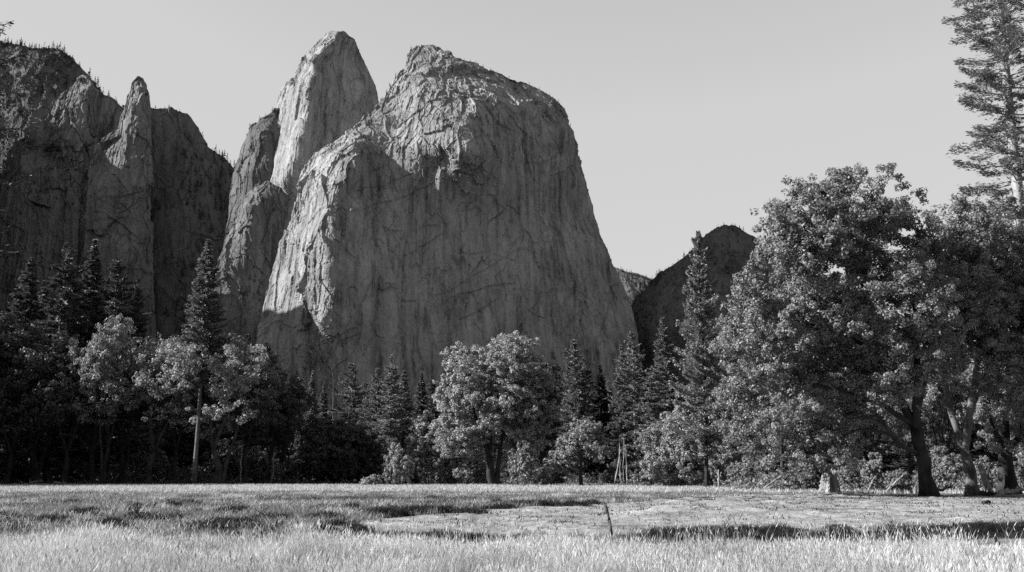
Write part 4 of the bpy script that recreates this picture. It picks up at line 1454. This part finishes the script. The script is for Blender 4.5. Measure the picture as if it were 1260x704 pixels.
# tall pine on the right, and the one whose twigs reach in on the left
pr = Proto(*conifer_mesh(91, 80, 4.9, 0.22, 460, 0.30, 0.2, 58, (0.46, 0.115), gaps=0.7, irregular=0.42, twr=0.0088, tip=0.28, elj=0.2, fuzz=0.15), M_BARK_P, M_NEEDLE, "pine_tree")
loc = ground_at(1289, 96)
plant(pr, loc, None, 0.4, "very tall pine running out of the top of the photo at the right edge", "pine tree")
pr = Proto(*conifer_mesh(92, 34, 4.2, 0.30, 150, 0.4, 0.1, 26, (0.34, 0.09), gaps=0.3, irregular=0.35), M_BARK_D, M_NEEDLE_D, "pine_tree")
loc = ground_at(-97, 62)
plant(pr, loc, None, 2.4, "near pine whose dark twigs just reach in at the upper left edge", "pine tree")

# brush under the trees
def brush(n, region, h, seed, leaf, sz):
    rs_ = np.random.RandomState(seed)
    px_, Y_ = region(rs_, n)
    X_ = at(px_, 597, Y_)[:, 0]
    k = 46
    hh = h * (0.35 + 0.9 * rs_.rand(n))
    C = np.stack([X_, Y_, ground_z(X_, Y_)], 1)[:, None, :] + rs_.randn(n, k, 3) * (hh * 0.55)[:, None, None] * np.array([1, 1, 0])
    C[..., 2] += hh[:, None] * rs_.rand(n, k) ** 1.3
    C = C.reshape(-1, 3)
    V, Q = cards(C, unit(rs_.randn(len(C), 3)), unit(rs_.randn(len(C), 3) + np.array([0, 0, 0.5])), sz * (0.6 + 0.8 * rs_.rand(len(C))), sz * 0.6 * (0.6 + 0.8 * rs_.rand(len(C))), rs_)
    return mesh("undergrowth", V, Q, None, leaf)


tag(obj("undergrowth", brush(900, lambda r, n: (-120 + 1020 * r.rand(n), 178 + 70 * r.rand(n)), 3.6, 5, M_LEAF_D, 0.6)), "dark undergrowth beneath the trees beyond the meadow", kind="stuff")
tag(obj("undergrowth", brush(230, lambda r, n: (-60 + 930 * r.rand(n), 161 + 12 * r.rand(n)), 0.9, 7, M_LEAF_G, 0.35)), "low weeds along the meadow's far edge", kind="stuff")
tag(obj("undergrowth", brush(260, lambda r, n: (900 + 420 * r.rand(n), 97 + 25 * r.rand(n)), 1.6, 6, M_LEAF, 0.3)), "brushy undergrowth behind the great oak", kind="stuff")

# stump, fallen wood, stakes -------------------------------------------
def stump(px_, py_top, Y_, r, label):
    loc = ground_at(px_, Y_)
    h = height_to(px_, py_top, loc)
    k, n = 44, 16
    th = np.arange(k) / k * 2 * np.pi
    zz = np.linspace(-0.1, 1, n)
    V = np.zeros((n, k, 3))
    rs_ = np.random.RandomState(3)
    lob = 0.1 * np.sin(th * 2 + 0.5) + 0.2 * np.sin(th * 6 + 1) + 0.1 * rs_.randn(k)
    crown_ = 0.8 + 0.14 * np.sin(th + 2.6) + 0.06 * np.sin(th * 4) + 0.1 * rs_.rand(k)
    for i, z in enumerate(zz):
        rr = r * (1.3 - 0.6 * max(z, 0) ** 0.5 + lob * (1.0 - 0.3 * z) + 0.06 * rs_.randn(k))
        V[i, :, 0] = rr * np.cos(th) + 0.1 * z
        V[i, :, 1] = rr * np.sin(th)
        V[i, :, 2] = h * z * crown_
    V = V.reshape(-1, 3)
    V = np.vstack([V, [[0, 0, h * 0.6]]])
    j = np.arange(k)
    T = np.stack([(n - 1) * k + j, (n - 1) * k + (j + 1) % k, np.full(k, n * k)], 1)
    o = obj("tree_stump", mesh("tree_stump", V, grid_quads(n, k, True), T, M_BARK_P), None, loc)
    tag(o, label, "tree stump")


stump(1020, 578, 92, 0.72, "gnarled pale tree stump below the great oak's left boughs")


def log(px0, py0, px1, py1, Y_, r, label, mat=None, name="fallen_log", cat="log", twigs=0, group=None, seed=1):
    a = ground_at(px0, Y_)
    b_ = ground_at(px1, Y_ + 0.6)
    a[2] = max(a[2] + r * 0.7, at(px0, py0, Y_)[2])
    b_[2] = max(b_[2] + r * 0.7, at(px1, py1, Y_ + 0.6)[2])
    rs_ = np.random.RandomState(seed + int(px0))
    t = np.linspace(0, 1, 8)[:, None]
    P = (b_ - a) * t
    P[:, 1:] += rs_.randn(8, 2) * r * 0.25
    mb = MB()
    mb.tube(P, r * np.linspace(1.1, 0.6, 8), 7, True, 1 + 0.12 * rs_.randn(8, 7))
    L = np.linalg.norm(b_ - a)
    for i in range(twigs):
        s_ = P[rs_.randint(1, 7)]
        d = np.array([rs_.randn() * 0.6, rs_.randn() * 0.4, 0.5 + rs_.rand()])
        q = s_ + d * L * (0.12 + 0.2 * rs_.rand()) * np.array([[0.0], [0.5], [1.0]]) + rs_.randn(3, 3) * 0.05
        q[0] = s_
        mb.tube(q, [r * 0.45, r * 0.35, r * 0.2], 4)
    o = obj(name, mb.build(name, mat or M_DEAD), None, a)
    tag(o, label, cat, group)


log(36, 594, 52, 592, 163, 0.22, "bleached log with an upright stub in the bright grass at the far left", twigs=3)
log(66, 594, 82, 594, 160, 0.18, "short bleached log right of the one with the upright stub", twigs=1)
log(95, 595, 106, 591, 158, 0.13, "forked dead branch lying left of the shaded oak's lit trunk", twigs=2, name="fallen_branch", cat="branch", mat=M_BARK)
log(190, 595, 206, 596, 154, 0.25, "dark lump of rotten log in front of the oak with the leaning trunk", mat=M_BARK_D, twigs=2)
log(212, 594, 246, 593, 157, 0.35, "long dark log at the foot of the lone conifer", mat=M_BARK_D, twigs=3)
log(613, 592, 632, 586, 150, 0.22, "bright bleached log slanting up to the right at the round oak's foot")
log(634, 592, 640, 580, 152, 0.14, "bleached bent branch beside the slanting log", name="fallen_branch", cat="branch", twigs=2)
log(725, 597, 752, 596, 166, 0.16, "long thin pale log lying left of the leaning pole's foot", twigs=1)
log(640, 597, 690, 598, 168, 0.14, "thin dark log in the shade right of the round oak", mat=M_BARK)
log(940, 601, 966, 582, 96, 0.09, "pale bare branch slanting up out of the shrubs left of the stump", name="fallen_branch", cat="branch", twigs=2)
log(1090, 605, 1112, 585, 90, 0.10, "pale forked antler like branch left of the great oak's trunk", name="fallen_branch", cat="branch", twigs=5)
log(1068, 603, 1076, 588, 91, 0.08, "pale twisted branch between the stump and the antler like branch", name="fallen_branch", cat="branch", twigs=4)
log(1148, 606, 1172, 598, 86, 0.14, "grey log running from the great oak's foot to the right", twigs=2, mat=M_BARK)
log(1228, 606, 1258, 603, 82, 0.25, "pale log in front of the black trunked oak at the right edge", twigs=1)
log(1206, 607, 1226, 607, 83, 0.18, "dark chunk of wood between the second oak and the pale log", mat=M_BARK_D, twigs=1)
log(1208, 622, 1216, 622, 58, 0.11, "small dark piece of wood alone on the sunny bank at the right", mat=M_BARK_D, name="driftwood", cat="driftwood", twigs=1)
log(1100, 674, 1110, 674, 22.6, 0.02, "short dark stick lying in the bare hollow among the stalks", mat=M_BARK_D, name="driftwood", cat="driftwood")

snag([(753, 656), (750, 640), (745, 621)], 28.2, 0.06, 0.035, "dark weathered stake leaning left alone on the gravel bar", "stake", M_BARK, "stake")
snag([(1180, 668), (1176, 655), (1171, 643)], 24.4, 0.10, 0.07, "thick grey weathered post leaning left above the dark channel", "post", M_BARK, "post")
GK = "bare stalks by the dark channel"
for pts, lab in (([(1189, 671), (1185, 660), (1182, 649)], "pale thin stick leaning beside the thick grey post"),
                 ([(1192, 672), (1189, 662), (1186, 652)], "second thin stick right of the thick grey post, shorter"),
                 ([(995, 671), (990, 661), (986, 652)], "leftmost bare stalk leaning left at the channel's near side"),
                 ([(1067, 669), (1065, 660), (1064, 651)], "thin upright stalk above the left end of the bare hollow"),
                 ([(1056, 669), (1060, 663), (1062, 659)], "short crooked stalk at the left end of the bare hollow"),
                 ([(1103, 674), (1104, 662), (1106, 650)], "tall pale stalk standing in the middle of the bare hollow"),
                 ([(1134, 671), (1133, 660), (1133, 649)], "straight thin stalk at the right end of the bare hollow")):
    snag(pts, 23.2 if pts[0][1] > 670 else 23.8, 0.026, 0.015, lab, "dead_stalk", M_DEAD, "stalk", GK, 5)
snag([(1152, 672), (1152, 666), (1151, 659)], 23.0, 0.05, 0.04, "stubby pale stake left of the thick grey post", "stake", M_DEAD, "stake")
snag([(1231, 673), (1228, 668), (1224, 661)], 22.8, 0.05, 0.035, "short dark stake leaning left near the right edge", "stake", M_BARK_D, "stake")

# ------------------------------------------------------------------ trees on the rock
def tiny_conifer(seed, n=70, wide=0.2):
    rs_ = np.random.RandomState(seed)
    t = rs_.rand(n) ** 0.8
    az = rs_.rand(n) * 6.283
    rr = wide * (1 - t) * (0.3 + 0.7 * rs_.rand(n))
    C = np.stack([rr * np.cos(az), rr * np.sin(az), 0.08 + 0.9 * t], 1)
    A = unit(np.stack([np.cos(az), np.sin(az), -0.2 + 0.5 * t], 1))
    V, Q = cards(C, A, unit(rs_.randn(n, 3) + np.array([0, 0, 0.6])), 0.13 * (1.2 - t * 0.7), 0.075 * (1.2 - t * 0.6), rs_)
    mb = MB()
    mb.tube([(0, 0, -0.1), (0, 0, 0.5), (0, 0, 0.97)], [0.02, 0.012, 0.004], 4)
    mb.add(V, Q)
    return mb


M_FARTREE = leaf_material("far_conifers", 0.05, 0.4, 0.1, 0.1)
TINY = [tiny_conifer(s, 70, w_).build("rim_conifer", M_FARTREE) for s, w_ in ((1, 0.2), (2, 0.26), (3, 0.17), (4, 0.36))]


def rim(face, spots, label, group, side=None):
    """one small conifer per (px, height px) on the crest of a rock"""
    Pf, PX, PY = FACES[face]
    for i, s_ in enumerate(spots):
        if side is None:
            j = int(np.argmin(abs(PX[0] - s_[0])))
            p = Pf[2, j]
        else:
            col = 1 if side == "L" else -2
            j = int(np.argmin(abs(PY[:, 0] - s_[0])))
            p = Pf[j, col]
        h = s_[1] * p[1] / FPX
        o = obj("rim_conifer", TINY[(i * 7 + int(s_[0])) % 3], None, (p[0], p[1], p[2] - 0.06 * h))
        o.scale = (h, h, h)
        o.rotation_euler = (0, 0, i * 1.3)
        tag(o, label, "conifer", group)


rs = np.random.RandomState(19)
rim("cliff_wall", [(x + rs.randn() * 1.5, 7 + 9 * rs.rand() ** 1.5) for x in range(1, 100, 3)], "tiny conifer on the skyline of the wooded cliff top at the upper left", "conifers on the upper left skyline")
rim("cliff_wall", [(109, 19), (116, 13), (120, 17), (134, 15), (147, 7)], "larger conifer on the notch between the rock spur and the pinnacle", "conifers in the notch left of the pinnacle")
rim("rock_wall", [(x + rs.randn() * 2, 4 + 5 * rs.rand()) for x in (190, 196, 203, 209, 214, 220, 229, 250, 257, 261)], "tiny conifer on the rim of the dark wall right of the pinnacle", "conifers on the dark wall's rim")
rim("rock_wall", [(x + rs.randn(), 7 + 8 * rs.rand()) for x in (265, 269, 273, 276, 280, 284, 288)], "small conifer on the slope down to the notch left of the bright tower", "conifers on the slope left of the tower")
rim("rock_shoulder", [(138, 7), (142, 5), (146, 6), (157, 6), (166, 5)], "tiny conifer on the dark shoulder's edge beside the bright tower", "conifers on the shoulder's edge", "L")
rim("granite_dome", [(x, 4 + 3 * rs.rand()) for x in (63, 72, 96, 107, 114, 124, 141, 147, 151, 156, 163, 172, 181, 187)], "tiny conifer on the dome's left skyline", "conifers on the dome's left skyline", "L")
rim("granite_dome", [(x, 3 + 4 * rs.rand()) for x in (60, 63, 66, 69, 72, 75, 78, 83, 88, 90, 93, 97, 104, 111, 118, 128, 138, 156, 310, 320, 338)], "tiny conifer on the dome's right skyline", "conifers on the dome's right skyline", "R")
rim("ridge", [(x + rs.randn() * 2, 4 + 5 * rs.rand()) for x in range(785, 918, 6)], "tiny conifer on the crest of the dark ridge behind the great oak", "conifers on the dark ridge's crest")
rim("far_ridge", [(x + rs.randn(), 4 + 4 * rs.rand()) for x in range(757, 806, 3)], "tiny conifer on the far ridge in the gap beside the dome", "conifers on the far ridge")

FV, FQ, nF = [], [], 0


def woods(face, n, cond, h0, h1, seed):
    global nF
    Pf, PX, PY = FACES[face]
    rs_ = np.random.RandomState(seed)
    nn = normals(Pf)
    nn = nn * np.sign(nn[..., 1:2] * -1 + 1e-9)
    i = rs_.randint(1, Pf.shape[0] - 1, n * 6)
    j = rs_.randint(1, Pf.shape[1] - 1, n * 6)
    ok = cond(PX[i, j], PY[i, j], nn[i, j, 2], rs_.rand(n * 6))
    i, j = i[ok][:n], j[ok][:n]
    for a, b_ in zip(i, j):
        p = Pf[a, b_]
        h = h0 + (h1 - h0) * rs_.rand()
        k = 16
        t = (np.arange(k) + rs_.rand(k)) / k
        az = rs_.rand(k) * 6.283
        rr = h * 0.2 * (1 - t) * (0.3 + 0.7 * rs_.rand(k))
        C = p + np.stack([rr * np.cos(az), rr * np.sin(az), h * (0.03 + 0.93 * t)], 1)
        A = unit(np.stack([np.cos(az), np.sin(az), -0.2 + 0.6 * t], 1))
        V, Q = cards(C, A, unit(rs_.randn(k, 3) + np.array([0, 0, 0.5])), h * 0.26 * (1.15 - t * 0.8), h * 0.15 * (1.15 - t * 0.8), rs_)
        FV.append(V), FQ.append(Q + nF)
        nF += len(V)


patch = lambda x, y, s_: np.sin(x * 0.11 + y * 0.05 + s_) + np.sin(y * 0.13 - x * 0.04 + 2 * s_)
woods("cliff_wall", 1100, lambda x, y, u, r: (x > -60) & ((y < 95 + 12 * np.sin(x * 0.1)) | ((u > 0.25) & (y < 300))), 14, 32, 1)
woods("rock_wall", 900, lambda x, y, u, r: (y > 190) & ((x > 235 - 0.1 * (y - 200)) | (u > 0.3)), 14, 34, 2)
woods("rock_spur", 420, lambda x, y, u, r: (y > 215) & (y < 430) & (u > 0.2), 12, 26, 3)
woods("rock_buttress", 200, lambda x, y, u, r: (y > 330) & (u > 0.1), 10, 24, 4)
woods("ridge", 2600, lambda x, y, u, r: (x > 770) & (x < 1230) & (r < 0.6 + 0.3 * patch(x, y, 1)), 8, 15, 5)
woods("far_ridge", 500, lambda x, y, u, r: (x > 740) & (x < 840) & ~((abs(x - 775) < 9) & (abs(y - 352) < 6)), 18, 30, 6)
woods("granite_dome", 330, lambda x, y, u, r: (u > 0.22) & (y < 190) & (x < 600), 3.5, 8, 7)
woods("granite_dome", 120, lambda x, y, u, r: (y > 440), 10, 24, 8)
tag(obj("distant_forest", mesh("distant_forest", np.vstack(FV), np.vstack(FQ), None, M_FARTREE)), "scattered conifers clinging to the cliffs and the far slopes", kind="stuff")
